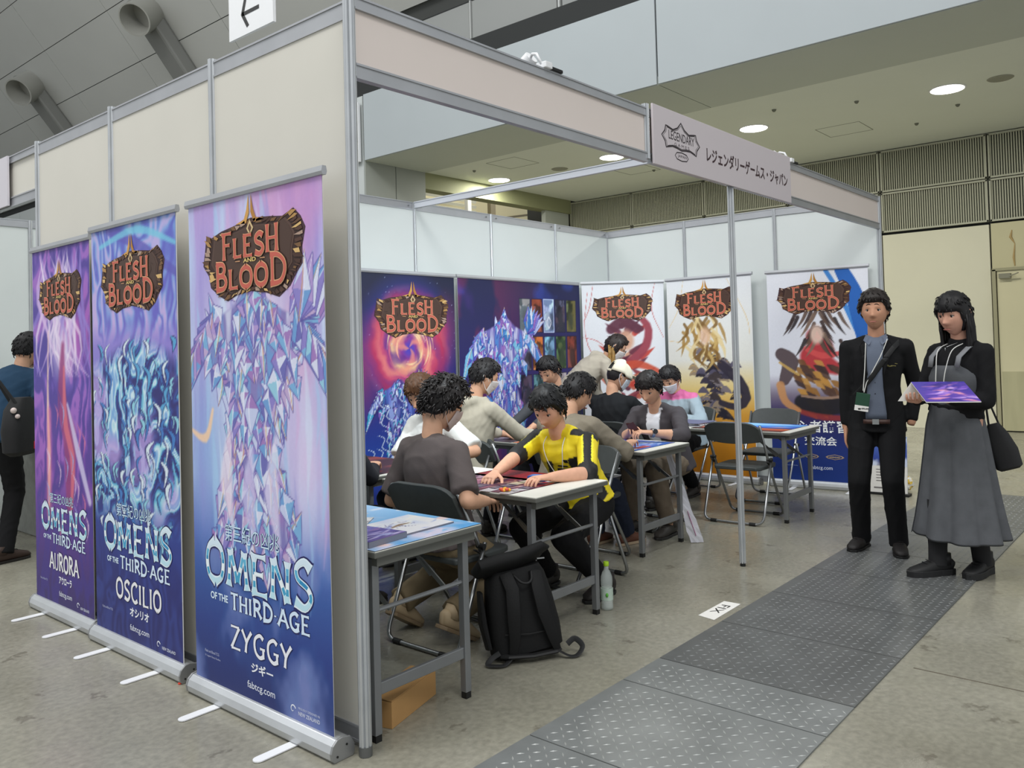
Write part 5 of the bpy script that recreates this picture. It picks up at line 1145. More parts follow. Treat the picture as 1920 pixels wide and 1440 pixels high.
def run_jobs():
    dg = bpy.context.evaluated_depsgraph_get(); dg.update(); out = []
    for ob, name, m, par, wr_, wf, seed, paint, stc in JOBS:
        me = bpy.data.meshes.new_from_object(ob.evaluated_get(dg)); out.append(me)
    for (ob, name, m, par, wr_, wf, seed, paint, stc), me in zip(JOBS, out):
        if wr_:
            n = len(me.vertices); co = np.empty(n*3, 'f'); me.vertices.foreach_get('co', co); co = co.reshape(-1, 3); no = np.empty(n*3, 'f'); me.vertices.foreach_get('normal', no); no = no.reshape(-1, 3)
            rs = np.random.RandomState(seed+3); d = np.zeros(n); wx = co+.03*np.sin(co[:, [1, 2, 0]]*11+seed)
            for k in range(7):
                dr = rs.randn(3)*np.array(stc); dr /= np.linalg.norm(dr); ph = rs.rand()*6.28; s = wf*rs.uniform(.8, 2.6); q = np.sin(wx @ dr*s*3+ph+1.4*np.sin(wx @ rs.randn(3)*wf*1.2+ph)); d += (1-np.abs(q))**2*np.clip(np.sin(co @ rs.randn(3)*4+ph)+.2, 0, 1)
            d = d/2.2-.35; co = co+no*(d*wr_)[:, None]; me.vertices.foreach_set('co', co.reshape(-1).astype('f'))
        if paint:
            n = len(me.vertices); co = np.empty(n*3, 'f'); me.vertices.foreach_get('co', co); c = paint(co.reshape(-1, 3))/255.
            l = np.where(c <= .04045, c/12.92, ((c+.055)/1.055)**2.4); a = me.color_attributes.new('Col', 'FLOAT_COLOR', 'POINT'); q = np.ones((n, 4)); q[:, :3] = l; a.data.foreach_set('color', q.reshape(-1).astype('f'))
        old = ob.data; bpy.data.objects.remove(ob); bpy.data.meshes.remove(old)
        me.materials.clear(); o = link(name, me, m, par); me.shade_smooth()
        if name == 'body':
            ex = par['_x'] if False else BODYX[par.name]; bm = bmesh.new(); bm.from_mesh(me)
            for vv, ff in ex:
                vs_ = [bm.verts.new(v) for v in vv]
                for f in ff:
                    try: bm.faces.new([vs_[i] for i in f]).smooth = True
                    except ValueError: pass
            bmesh.ops.recalc_face_normals(bm, faces=bm.faces); bm.to_mesh(me); bm.free()
    JOBS.clear()
BODYX = {}
def fabric(name, c, nz=.05, rough=.85, bs=160, bump=.15, sheen=0.):
    return mat(name, c, rough, nz=nz, scale=14, bump=bump, bscale=bs, spec=.25, sheen=sheen)
def person(label, hip, yaw, head, feet, hands, top, legs, hair=None, mask=None, shoe=((60,56,52),(40,38,36)), sk=(206,160,132), pitch=0., hyaw=0., roll=0., fat=1., sh=.185, hem=-.06,
           elbow=None, hp=('curl','curl'), sleeve=1., tcol=None, seed=1, kpole=None, palm=None, vox=.012, headscale=1.07, loosel=1., base=None, hand_dir=None, collar=None):
    f = V3((math.cos(yaw), math.sin(yaw), 0)); l = V3((-f.y, f.x, 0)); u = V3((0,0,1)); P = V3(hip); H = V3(head)
    bx = base or (P.x, P.y, 0); t = thing('person', label, 'person', bx)
    hy = yaw+hyaw; hf = V3((math.cos(hy)*math.cos(pitch), math.sin(hy)*math.cos(pitch), -math.sin(pitch))); hl = V3((-math.sin(hy), math.cos(hy), 0)); hu = hl.cross(hf)*-1 if False else hf.cross(hl)*1
    hu = (hl.cross(hf))*-1; hu = hf.cross(hl) if hf.cross(hl).z > 0 else -hf.cross(hl)
    T = Matrix((-hl, hf, hu)).transposed().to_4x4(); T = T @ Matrix.Scale(headscale, 4); T.translation = H
    # neck base behind and below the head
    spine = (H-P).normalized(); N = H-hu*.098-u*.050-hf*.030-spine*.02
    sp = (N-P); L_ = sp.length; sd = sp.normalized(); fwd = (f-sd*f.dot(sd)).normalized(); bul = -fwd*.035*math.sin(math.acos(max(-1, min(1, sd.z))))*1.5
    def S(k, off=0.): return P+sp*k+bul*math.sin(PI*k)+fwd*off
    sh = sh*.90; shc = {s: S(.855)+l*s*sh for s in (1, -1)}
    secs = [(-.12,.150,.105,.0),(0.,.160,.116,.0),(.18,.148,.110,.0),(.36,.136,.103,.005),(.55,.144,.112,.008),(.70,.152,.114,.005),(.82,.148,.100,-.002),(.90,.115,.080,-.004),(.97,.066,.062,.0),(1.05,.052,.056,.006)]
    A1, A2 = .285, .255
    arms = {}
    for s in (1, -1):
        hd = hands[0 if s > 0 else 1]
        if hd is None: continue
        po = (elbow[0 if s > 0 else 1] if elbow else None) or (-f*.5-u*.9+l*s*.45); e, wv = ik(shc[s], V3(hd), A1, A2, V3(po)); arms[s] = (shc[s], e, wv)
    T1_, T2_ = .43, .42; LG = {}
    for s in (1, -1):
        fo = V3(feet[0 if s > 0 else 1][:3]); ank = fo+u*.085; hj = P+l*s*.088-u*.02; kp = (kpole or (f*1.+u*.4)); kn, an = ik(hj, ank, T1_, T2_, V3(kp)); LG[s] = (hj, kn, an)
    # body, one surface
    b = MB(); R_ = lambda k: k
    b.sweep([S(k, o) for k, _, _, o in secs], [(d*.80, w_*.84) for _, w_, d, _ in secs], 20, fwd)
    b.sweep([S(.93), S(1.0), H-hu*.10-hf*.022, H-hu*.045-hf*.02], [(.056,.060),(.052,.054),(.050,.052),(.048,.050)], 16, fwd)
    for s, (a, e, wv) in arms.items():
        b.capsule(a, e, .046, .038); b.sweep([e-(wv-e).normalized()*.02, e, e+(wv-e)*.3, wv-(wv-e)*.15, wv+(wv-e).normalized()*.012], [(.030,.030),(.040,.040),(.042,.040),(.029,.031),(.022,.028)], 14, u)
    for s, (a, k_, an) in LG.items(): b.capsule(a, k_, .075, .052); b.capsule(k_, an, .050, .036)
    ex = [([T @ v for v in HEADV], SF)]; em_ = MB(); ear(em_, 1, T); ear(em_, -1, T); ex.append((em_.v, em_.f))
    for s, (a, e, wv) in arms.items():
        hn = hp[0 if s > 0 else 1]
        if hn is None: continue
        fd = (wv-e).normalized()
        if hand_dir and hand_dir[0 if s > 0 else 1]: fd = V3(hand_dir[0 if s > 0 else 1]).normalized()
        back = V3(palm[0 if s > 0 else 1]) if palm and palm[0 if s > 0 else 1] else V3((0,0,1))
        back = (back-fd*back.dot(fd)).normalized(); X_ = fd.cross(back)   # thumb side for a right-handed frame
        # thumb points towards the body midline
        X_ = -X_*1 if (s < 0) == (True if False else False) else X_
        inner = -l*s
        if palm and palm[0 if s > 0 else 1] is not None and len(palm) > 2: inner = V3(palm[2])
        if X_.dot(inner) < 0: X_ = -X_
        Mh = Matrix((X_, fd, back)).transposed(); vv, ff = HANDS[hn]; ex.append(([wv+fd*.02+Mh @ v for v in vv], ff))
    BODYX[t.name] = ex; cloth_job('body', b, skin(sk), t, vox, 4, 0)
    # top
    if top:
        k = MB(); c = top; g = c.get('grow', 1.08)*fat; hemk = c.get('hem', hem/ max(L_, .1)*1.0)
        ss = [(hemk, .172, .125, .0)]+[q for q in secs[1:-2]]+[(.955, .085, .070, .0)]
        k.sweep([S(q[0], q[3]) for q in ss], [(q[2]*g, q[1]*g) for q in ss], 22, fwd)
        if c.get('hood'):
            k.sweep([S(.93, .06)+l*.09, S(.97, -.0)+l*.10, S(.95, -.075)+l*.05, S(.90, -.10), S(.95, -.075)-l*.05, S(.97, -.0)-l*.10, S(.93, .06)-l*.09], [.022,.034,.045,.055,.045,.034,.022], 10)
        if c.get('high'): k.sweep([S(.93), S(.99), S(1.06, .008)], [(.072,.07),(.066,.066),(.062,.062)], 16, fwd)
        sl = c.get('sleeve', 1.)
        for s, (a, e, wv) in arms.items():
            ra = .053*g; k.capsule(S(.80)+l*s*sh*.5, a, .070*g, ra); k.capsule(S(.955)+l*s*.03-fwd*.01, a+u*.004, .046, ra*.80)
            if sl <= 1: q = a+(e-a)*sl; k.sweep([a, a+(q-a)*.5, q, q+(e-a).normalized()*.008], [(ra, ra), (ra*.96, ra*.96), (ra*.98*c.get('flare', 1), ra*.98*c.get('flare', 1)), (ra*.95, ra*.95)], 16, u)
            else: q = e+(wv-e)*(sl-1); k.sweep([a, a+(e-a)*.5, e], [(ra, ra), (ra*.9, ra*.9), (ra*.86, ra*.86)], 16, u); k.capsule(a+(e-a)*.8, e, ra*.86, ra*.84); k.sweep([e, e+(q-e)*.5, q-(q-e)*.06, q], [(ra*.84, ra*.84), (ra*.76, ra*.76), (ra*.66, ra*.66), (ra*.56, ra*.56)], 14, u)
        pf = None
        if c.get('paint'):
            pt = c['paint']
            def pf(co, P=P, sp=sp, L_=L_, l=l, fwd=fwd, sd=sd, pt=pt, S=S, arms=arms):
                r_ = co-np.array(P); return pt((r_ @ np.array(sd))/L_, r_ @ np.array(l), r_ @ np.array(fwd), co, {s: [np.array(q) for q in v] for s, v in arms.items()})
        cloth_job(c.get('name', 'shirt'), k, c['mat'], t, vox, 3, c.get('wr', .006), c.get('wf', 8.), seed, pf, (1,1,.6))
    # legs
    if legs:
        k = MB(); g = legs.get('grow', 1.12)*loosel
        k.sweep([P+sp*.14, P+sp*.04, P-sd*.05, P-sd*.10], [(.112,.15),(.12,.165),(.115,.16),(.08,.12)], 18, fwd)
        for s, (a, kn, an) in LG.items():
            k.capsule(a-(kn-a)*.02, kn, .088*g, .066*g); dn = (an-kn).normalized()
            end = an-dn*.01+dn*legs.get('len', 0.)
            k.sweep([kn-dn*.01, kn+(an-kn)*.3, kn+(an-kn)*.75, end], [(.066*g,)*2, (.062*g,)*2, (.056*g*legs.get('fl', 1),)*2, (.056*g*legs.get('fl', 1),)*2], 16, f)
        cloth_job(legs.get('name', 'trousers'), k, legs['mat'], t, vox, 3, legs.get('wr', .008), legs.get('wf', 9.), seed+9, None, (1,1,.5))
    # shoes
    if shoe:
        for s in (1, -1):
            fo = feet[0 if s > 0 else 1]; q = V3(fo[:3]); fy = fo[3] if len(fo) > 3 else yaw; tip = fo[4] if len(fo) > 4 else 0.
            F = V3((math.cos(fy)*math.cos(tip), math.sin(fy)*math.cos(tip), -math.sin(tip))); U_ = V3((math.cos(fy)*math.sin(tip), math.sin(fy)*math.sin(tip), math.cos(tip))); sz = shoe[2] if len(shoe) > 2 else 1.
            tk = shoe[3] if len(shoe) > 3 else .018
            def Q(a, b_): return q+F*a*sz+U_*b_*sz
            k = MB(); k.sweep([Q(-.085,.05),Q(-.075,.055),Q(-.03,.056),Q(.03,.052),(Q(.09,.040)),Q(.15,.032),Q(.178,.026)], [(.028,.020),(.038,.032),(.044,.036),(.040,.040),(.032,.046),(.022,.040),(.008,.018)], 16, U_, power=2.4)
            k.sweep([Q(-.03,.06), Q(-.028,.12)], [(.050,.042),(.048,.042)], 14, F)
            o = k.build('shoe', mat('shoe_%d_%d_%d' % shoe[0], shoe[0], .6, bump=.1), t, smooth=True); 
            if shoe[2:] and len(shoe) > 4: pass
            k = MB(); out = [(-.092,-.02),(-.092,.02),(-.06,.036),(.0,.036),(.06,.046),(.12,.048),(.165,.034),(.186,.0),(.165,-.034),(.12,-.048),(.06,-.046),(.0,-.036),(-.06,-.036)]; W3 = F.cross(U_)
            k.prism([(a*sz, b_*sz) for a, b_ in out], q+U_*.001, F, W3, U_*(tk)); k.build('sole', mat('sole_%d_%d_%d' % shoe[1], shoe[1], .6), o, bevel=.003)
            k = MB()
            for i in range(4): a0 = .035+.022*i; zz = .096-.011*i; k.sweep([Q(a0,zz)+W3*.022*sz, Q(a0+.006,zz+.004), Q(a0,zz)-W3*.022*sz], .0025, 5)
            k.build('laces', mat('laces_%d_%d_%d' % shoe[1], shoe[1], .8), o)
    # face
    for s in (1, -1):
        k = MB(); k.ball((0,0,0), .0115, 14, 10); e_ = MB(); e_.add([T @ (V3(v)+V3((s*.031, .0640, .010))) for v in k.v], k.f); eo = e_.build('eye', mat('eye_white', (214,208,202), .25), t, smooth=True)
        k = MB(); k.ball((0,0,0), (.0056,.003,.0056), 12, 6); e_ = MB(); e_.add([T @ (V3(v)+V3((s*.031, .0745, .0085))) for v in k.v], k.f); e_.build('iris', mat('iris_dark', (34,24,20), .2), eo, smooth=True)
        k = MB(); k.sweep([T @ V3((s*(.030+.015*a), .0755-.003*abs(a)*2-(.002 if a > .5 else 0), .0150-.004*a*a)) for a in (-1,-.5,0,.5,1)], [.0015,.0028,.003,.0026,.001], 6); k.build('eyelid', mat('lash_dark', (40,28,24), .7), eo, smooth=True)
        k = MB(); k.sweep([T @ (hsurf(*V3((s*(.031+.019*a), .080, .0345+.005*(1-a*a))).normalized(), .001)) for a in (-1,-.5,0,.5,1)], [.0015,.003,.003,.0024,.001], 6); k.build('eyebrow', mat('brow_dark', (34,26,24), .8), t, smooth=True)
    k = MB(); k.sweep([T @ V3((x, .0885-.16*abs(x)**1.2, -.0605+.0)) for x in (-.022,-.012,0,.012,.022)], [(.001,.001),(.004,.0035),(.005,.004),(.004,.0035),(.001,.001)], 8); k.build('lips', mat('lips', (166,104,92), .45), t, smooth=True)
    if hair is not None:
        hm = hair_mesh(hair, T, seed); o = hm.build('hair', mat('hair_%d_%d_%d' % hair['c'], hair['c'], hair.get('rough', .5), nz=.25, scale=60, stretch=(1,1,.3), spec=.4), t, smooth=True)
    if mask:
        V_, F_ = [], []; nu, nv = 20, 14
        for i in range(nv+1):
            for j in range(nu+1):
                a = -1.25+2.5*j/nu; zz = -.105+.112*i/nv-.016*(abs(a)/1.25)**2*(1 if i > nv/2 else -1.6); d = V3((math.sin(a), math.cos(a), 0)); p = hsurf(*V3((math.sin(a)*.85, math.cos(a), max(-.93, min(.5, zz/.112)))).normalized(), .007, False)
                p.z = zz; p.y += .013*math.exp(-(p.x/.03)**2)*math.exp(-((zz+.03)/.04)**2)+.002; V_.append(T @ p)
        for i in range(nv):
            for j in range(nu): F_.append((i*(nu+1)+j, i*(nu+1)+j+1, (i+1)*(nu+1)+j+1, (i+1)*(nu+1)+j))
        k = MB(); k.add(V_, F_); mo = k.build('face_mask', mat('mask_%d_%d_%d' % mask, mask, .8), t, smooth=True); sd_ = mo.modifiers.new('t', 'SOLIDIFY'); sd_.thickness = .002; sd_.offset = 1
        k = MB()
        for s in (1, -1):
            k.sweep([T @ V3((s*.069, .022, -.020)), T @ V3((s*.079, -.002, .006)), T @ V3((s*.083, -.022, .024)), T @ V3((s*.082, -.032, .004)), T @ V3((s*.077, -.020, -.034)), T @ V3((s*.062, .024, -.078))], .0018, 6)
        k.build('ear_loops', mat('mask_%d_%d_%d' % mask, mask, .8), mo)
    info = dict(t=t, S=S, l=l, f=f, fwd=fwd, T=T, arms=arms, LG=LG, P=P, H=H, u=u, sh=shc, N=N)
    return info

short_black = dict(c=(24,22,24), th=.020, frizz=.003, tufts=300, mess=.7, side=-.004, nape=-.058, front=.058)
khaki = fabric('khaki_cotton', (120,106,82)); black_c = fabric('black_cloth', (20,20,22)); navy_c = fabric('dark_denim', (34,40,56))
# seated, brown-grey T-shirt
p1 = person('person in brown-grey T-shirt with curly black hair, seated with back to view', (.97,.60,.50), 0., (1.05,.655,1.135),
    ((.90,.86,.07,.1,.55), (.93,.52,.06,-.1,.5)), ((1.10,.74,.66), (1.10,.42,.67)), dict(mat=fabric('tshirt_brown_grey', (88,80,79)), sleeve=.86, hem=-.10, wr=.007, flare=1.12, grow=1.16), dict(mat=khaki, grow=1.25),
    hair=dict(c=(30,26,26), side=-.02, th=.030, frizz=.008, fs=9, tufts=620, mess=1.6, curl=1, tl=1.0, nape=-.062), mask=(196,178,172), shoe=((172,152,122),(126,108,84)), pitch=.42, hyaw=-.30, kpole=V3((1,0,.25)), seed=3, sh=.185, elbow=(V3((-.3,.5,-1)), V3((-.35,-.75,-1))), fat=1.04, vox=.011)
k = MB()
def yellow(t_, la, fo, co, arms):
    n = len(t_); base = np.tile(np.array((228,206,32.)), (n, 1)); blk = np.array((26,26,28.))
    for s in (1, -1):
        a, e, wv = arms[s]; d = e-a; u_ = ((co-a) @ d)/(d @ d); pr = a+u_[:, None]*d; rr = co-pr; up = rr[:, 2]; lat = s*la
        dist = np.linalg.norm(rr, axis=1)+1e-6; cs = up/dist; arm = (dist < .085) & (u_ > .02)
        base[(arm & (cs > .80)) | ((t_ > .80) & (lat > .05) & (np.abs(fo+.01) < .035) & (u_ < .1))] = blk
        base[arm & (cs > .72) & (cs <= .80)] = (246,236,60)
        base[arm & (u_ > .84)] = blk
        base[(t_ < .72) & (np.abs(lat-.125-.05*np.sin(t_*7)) < .024) & (fo > 0)] = blk
    base[(t_ < .95) & (fo < -.02) & (np.abs(la) < .12)] = (40,40,40); return base
p2 = person('person in a yellow and black jersey leaning over the red play mats', (2.10,.56,.50), PI, (1.83,.60,1.06),
    ((1.98,.36,0.), (1.95,.74,0.)), ((1.50,.34,.738), (1.43,.66,.745)), dict(mat=fabric('jersey_print', None) if False else mat('jersey_print', attr=True, rough=.6, bump=.1, bscale=160), sleeve=1.12, grow=1.12, hem=.03, paint=yellow, wr=.004), dict(mat=black_c, grow=1.15),
    hair=dict(c=(20,20,22), side=-.01, th=.026, frizz=.003, tufts=320, mess=.6, front=.05), pitch=.55, hyaw=.15, seed=5, sh=.20, elbow=(V3((.35,-1,-.75)), V3((.2,1,-.6))), fat=1.06, hp=('curl','curl'), vox=.0075, sk=(214,164,138), shoe=((40,36,34),(26,26,26)))
t = p2['t']; S, f_, l_ = p2['S'], p2['fwd'], p2['l']
k = MB()
for s in (1, -1): k.sweep(smp([S(.98,.0)+l_*s*.062, S(.90,.09)+l_*s*.070, S(.72,.135)+l_*s*.055, S(.52,.15)+l_*s*.02, S(.45,.17)]), .0028, 6)
k.build('lanyard', mat('lanyard_white', (214,214,210), .6), t)
c_ = S(.38,.175); RB = Matrix((l_, f_, l_.cross(f_)*-1 if l_.cross(f_).z < 0 else l_.cross(f_))).transposed()
bo = MB().box(c_, (.07,.006,.10), RB).build('badge', mat('badge_green', (28,70,50), .4), t, bevel=.002); MB().box(c_+f_*.004-V3((0,0,.03)), (.06,.002,.025), RB).build('badge_text_strip', paper_m, bo)
pk = MB(); q0 = S(.66,.139)+l_*.045
for i, (a, b) in enumerate(((.028,.0),(-.0,.0),(-.022,.0))): pk.box(q0+V3((0,0,a)), (.07,.004,.018 if i != 1 else .007), RB)
pk.build('chest_print', ink_black, t)
# white T-shirt behind
p3 = person('person in a white T-shirt with brown hair, mostly hidden behind the curly-haired person', (2.10,1.72,.50), PI, (1.90,1.74,1.115), ((1.85,1.55,0),(1.85,1.9,0)), ((1.74,1.40,.74),(1.78,1.66,.745)),
    dict(mat=fabric('tshirt_white', (222,224,222)), sleeve=.9, grow=1.2, flare=1.15), dict(mat=navy_c), hair=dict(c=(84,56,36), th=.028, frizz=.005, tufts=300, mess=.9, nape=-.095, side=-.06, front=.05), pitch=.5, hyaw=.2, seed=7, elbow=(V3((.1,-1,-.6)), V3((0,1,-.5))), fat=1.06)
p4 = person('seated person in a pale beige hoodie with white face mask, seen from behind', (2.36,1.76,.50), 0., (2.50,1.73,1.205), ((2.75,1.95,0),(2.75,1.6,0)), ((2.90,1.92,.745),(2.86,1.52,.76)),
    dict(mat=fabric('hoodie_beige', (178,172,156)), sleeve=1.85, grow=1.2, hood=1, wr=.009), dict(mat=black_c), hair=dict(short_black, th=.019), mask=(222,218,216), pitch=.4, hyaw=-.55, seed=9, elbow=(V3((-.3,.8,-1)), V3((-.5,-.9,-.9))))
p5 = person('person in dark clothes seated just inside the corner post, half hidden by it', (.80,1.52,.50), 0., (.985,1.40,1.15), ((1.05,1.65,0),(1.05,1.35,0)), ((1.26,1.72,.745),(1.25,1.46,.745)),
    dict(mat=fabric('sweater_black', (34,36,42)), sleeve=1.85, grow=1.16), dict(mat=black_c), hair=dict(short_black), pitch=.45, seed=11, elbow=(V3((-.2,.8,-1)), V3((-.2,-.7,-.7))))
p6 = person('person whose short dark hair alone shows behind the yellow shirt', (3.86,2.12,.50), PI, (3.68,2.07,1.20), ((3.5,1.95,0),(3.5,2.25,0)), ((3.28,1.98,.745),(3.28,2.2,.745)),
    dict(mat=fabric('sweater_grey', (70,72,76)), sleeve=1.85), dict(mat=black_c), hair=dict(short_black), pitch=.6, seed=13)
p7 = person('standing person in beige hoodie with blond-ended hair and glasses, bending over far table', (4.36,2.42,.93), -.62, (4.83,2.16,1.385), ((4.36,2.52,0),(4.25,2.32,0)), ((4.86,2.22,.76),(4.66,1.92,.745)),
    dict(mat=fabric('hoodie_stone', (172,164,150)), sleeve=1.8, grow=1.2, hood=1, wr=.009), dict(mat=navy_c), hair=dict(c=(40,32,30), th=.016, frizz=.002, tufts=160, mess=.4, nape=-.09, side=-.06), mask=(226,222,220), pitch=.62, hyaw=-.25, seed=15, elbow=(V3((-.2,.6,-1)), V3((-.5,-.5,-1))))
t, T = p7['t'], p7['T']; k = MB(); r = random.Random(8)
for i in range(34):
    s = 1 if i % 3 else -1; a = T @ V3((-s*.07+r.uniform(-.01,.01), -.045+r.uniform(-.035,.03), -.02)); P_ = [a]
    for u_ in (.3,.6,1.): P_.append(a+V3((r.gauss(0,.008)-.02*u_, r.gauss(0,.008), -.27*u_)))
    k.sweep(P_, [.009,.012,.011,.002], 5)
k.build('hair_lengths', mat('hair_blond_ends', (150,116,62), .5, nz=.25, scale=50), t, smooth=True)
k = MB()
for s in (1, -1):
    k.sweep([T @ V3((s*.032+.022*math.cos(a), .098, .008+.018*math.sin(a))) for a in [2*PI*i/14 for i in range(15)]], .0016, 5); k.sweep([T @ V3((s*.054,.096,.012)), T @ V3((s*.074,.05,.012)), T @ V3((s*.078,-.01,.006))], .0016, 5)
k.sweep([T @ V3((-.010,.099,.010)), T @ V3((.010,.099,.010))], .0016, 5); k.build('glasses', ink_black, t)
p8 = person('person in a taupe shirt seen from behind, directly behind the yellow shirt', (2.40,.93,.50), 0., (2.49,.88,1.105), ((2.95,1.10,0,0),(3.06,.92,0,-.2)), ((2.86,1.05,.745),(2.84,.72,.745)),
    dict(mat=fabric('shirt_taupe', (128,120,106)), sleeve=1.35, grow=1.26, wr=.008), dict(mat=navy_c, grow=1.25), hair=dict(short_black), pitch=.5, hyaw=-.3, seed=17, sh=.20, elbow=(V3((-.3,.8,-1)), V3((-.3,-1.1,-1))), fat=1.1, shoe=((96,60,46),(160,140,116)))
p9 = person('person in a black jacket and backwards white cap with face mask, seen from behind', (3.86,1.50,.50), 0., (3.96,1.55,1.145), ((4.2,1.7,0),(4.2,1.4,0)), ((4.36,1.7,.745),(4.36,1.36,.745)),
    dict(mat=fabric('jacket_black', (26,28,31)), sleeve=1.85, grow=1.26, wr=.008), dict(mat=black_c), hair=dict(short_black, th=.006, frizz=.0005, tufts=0, front=.03), mask=(214,222,232), pitch=.4, hyaw=-.55, seed=19, elbow=(V3((-.3,.8,-1)), V3((-.3,-.8,-1))), fat=1.08)
t, T = p9['t'], p9['T']; V_ = []; F_ = []; nu, nv = 28, 9
for i in range(nv+1):
    for j in range(nu):
        a = 2*PI*j/nu; e = .10+(PI/2-.12)*i/nv; d = V3((math.cos(a)*math.cos(e), math.sin(a)*math.cos(e), math.sin(e))); V_.append(T @ (hsurf(*d, .018, False)+V3((0, 0, .012 if d.y > 0 else -.006))))
V_.append(T @ (hsurf(0,0,1,.018,False)+V3((0,0,.004)))); 
for i in range(nv):
    for j in range(nu):
        hole = i < 3 and abs(((j+.5)/nu)*2*PI-1.5*PI) < 20
        if i < 4 and abs(2*PI*(j+.5)/nu-.5*PI) < .42*math.sqrt(max(0, 1-(i/4)**2)): continue
        F_.append((i*nu+j, i*nu+(j+1) % nu, (i+1)*nu+(j+1) % nu, (i+1)*nu+j))
F_ += [(nv*nu+j, nv*nu+(j+1) % nu, (nv+1)*nu) for j in range(nu)]
# the opening of the cap faces the back of the head (-y)
V_ = [T @ Matrix.Rotation(PI, 4, 'Z') @ (T.inverted() @ v) for v in V_]
k = MB(); k.add(V_, F_); co_ = k.build('cap', mat('cap_cream', (222,216,196), .7, nz=.03), t, smooth=True); m_ = co_.modifiers.new('t', 'SOLIDIFY'); m_.thickness = .003
k = MB(); k.sweep([T @ V3((.070*math.sin(a), -.094*math.cos(a)-.016, .020)) for a in (-.6,-.3,0,.3,.6)], [(.009,.002)]*5, 6); k.build('cap_strap', mat('cap_cream', (222,216,196)), co_)
k = MB(); k.sweep([T @ V3((0,.10,.045)), T @ V3((0,.15,.035)), T @ V3((0,.175,.022))], [(.004,.07),(.004,.06),(.003,.03)], 14, T.to_3x3() @ V3((0,0,1))); k.build('cap_peak', mat('cap_cream', (222,216,196)), co_, smooth=True)
def cardi(t_, la, fo, co, arms):
    n = len(t_); base = np.tile(np.array((66,62,66.)), (n, 1)); w_ = .028+.035*np.clip(t_, 0, 1)
    base[(np.abs(la+.0) < w_) & (fo > .02) & (t_ > -.2)] = (222,224,230); return base
p10 = person('person in dark cardigan over white T-shirt, wearing a wristwatch and holding cards', (3.80,.98,.50), PI, (3.53,.98,1.07), ((3.45,.80,0),(3.45,1.1,0)), ((3.24,.80,.775),(3.25,.98,.78)),
    dict(mat=mat('cardigan_print', attr=True, rough=.85, bump=.15, bscale=160), sleeve=1.42, grow=1.24, paint=cardi, wr=.008), dict(mat=fabric('chinos_brown', (110,98,84))), hair=dict(c=(26,22,22), side=-.01, th=.024, frizz=.003, tufts=300, mess=.6, front=.045), pitch=.5, hyaw=.1, seed=21, sh=.195, elbow=(V3((.1,-1,-.55)), V3((.2,.9,-.9))), hp=('grip','grip'), palm=(V3((.2,-.3,1)), V3((.2,.3,1))))
t = p10['t']; a, e, wv = p10['arms'][1]; dd = (wv-e).normalized(); w0 = wv-dd*.01
k = MB(); k.sweep([w0-dd*.010, w0+dd*.010], [(.033,.033)]*2, 18, (0,0,1)); wo = k.build('watch_band', mat('watch_steel', (150,150,150), .3, .8), t, smooth='auto')
k = MB(); k.cyl(w0+V3((-.012,-.030,.012)), w0+V3((-.016,-.038,.016)), .018, 18); k.build('watch_face', mat('watch_dark', (24,26,30), .2), wo)
t = thing('card_hand', 'small fan of playing cards held by the person in the dark cardigan', 'cards', (3.17,.90,.80))
for i in range(4): MB().box((3.155+.002*i, .895+.006*i, .812), (.0015, .063, .088), Matrix.Rotation(-.45+.12*i, 3, 'X') @ Matrix.Rotation(-.5, 3, 'Y')).build('card', mat('card_back_brown', (78,44,36), .4), t)
def pale(t_, la, fo, co, arms):
    base = np.tile(np.array((150,166,176.)), (len(t_), 1)); base[(t_ > .915)] = (212,110,160)
    for s in (1, -1):
        a, e, wv = arms[s]; d = wv-e; u_ = ((co-e) @ d)/(d @ d); pr = e+np.clip(u_,0,1)[:,None]*d; base[(u_ > .78) & (np.linalg.norm(co-pr, axis=1) < .07)] = (214,120,164)
    return base
p11 = person('person in a pale blue jacket with pink collar and face mask bending over the leaflets', (5.17,1.60,.50), PI, (4.93,1.62,1.07), ((4.95,1.42,0),(4.95,1.75,0)), ((4.72,1.44,.745),(4.70,1.68,.745)),
    dict(mat=mat('jacket_print', attr=True, rough=.8, bump=.15, bscale=160), sleeve=1.8, grow=1.26, high=1, paint=pale, wr=.010), dict(mat=black_c), hair=dict(short_black, th=.022), mask=(214,216,222), pitch=.62, hyaw=.0, seed=23, elbow=(V3((.3,-1,-.8)), V3((.3,1,-.8))))

# ---- standing man in suit
yw = PI+.27
p12 = person('standing person in black suit jacket and grey-blue shirt with green badge', (3.86,-.575,.905), yw, (3.82,-.60,1.588), ((3.83,-.695,0,yw+.12),(3.84,-.455,0,yw-.35)), ((3.92,-.775,.84),(3.80,-.392,.80)),
    dict(name='jacket', mat=fabric('suit_black', (24,24,26), bump=.08), sleeve=1.93, grow=1.10, hem=-.22, wr=.006), dict(mat=fabric('suit_trousers', (22,22,24), bump=.08), grow=1.10, wr=.007, len=.045), hair=dict(c=(36,30,28), side=.0, nape=-.06, th=.026, frizz=.003, tufts=340, mess=.6, front=.056), pitch=.06, hyaw=-.1, seed=25, sh=.195, vox=.011,
    hp=(None,'soft'), elbow=(V3((1,-.25,-.1)), V3((.3,.5,-.2))), kpole=V3((-1,-.2,.0)), shoe=((26,22,22),(20,20,20),1.0,.020), sk=(196,146,118), palm=(None, V3((-.2,.9,0))))
t, S, f_, l_ = p12['t'], p12['S'], p12['fwd'], p12['l']
def chest(mb, rows, offm=0.):
    V = []; n = len(rows[0][1])
    for k_, xs_, o_ in rows:
        for x in xs_: V.append(S(k_)+l_*x+f_*(o_-.9*x*x*1.2))
    mb.add(V, [(i*n+j, i*n+j+1, (i+1)*n+j+1, (i+1)*n+j) for i in range(len(rows)-1) for j in range(n-1)])
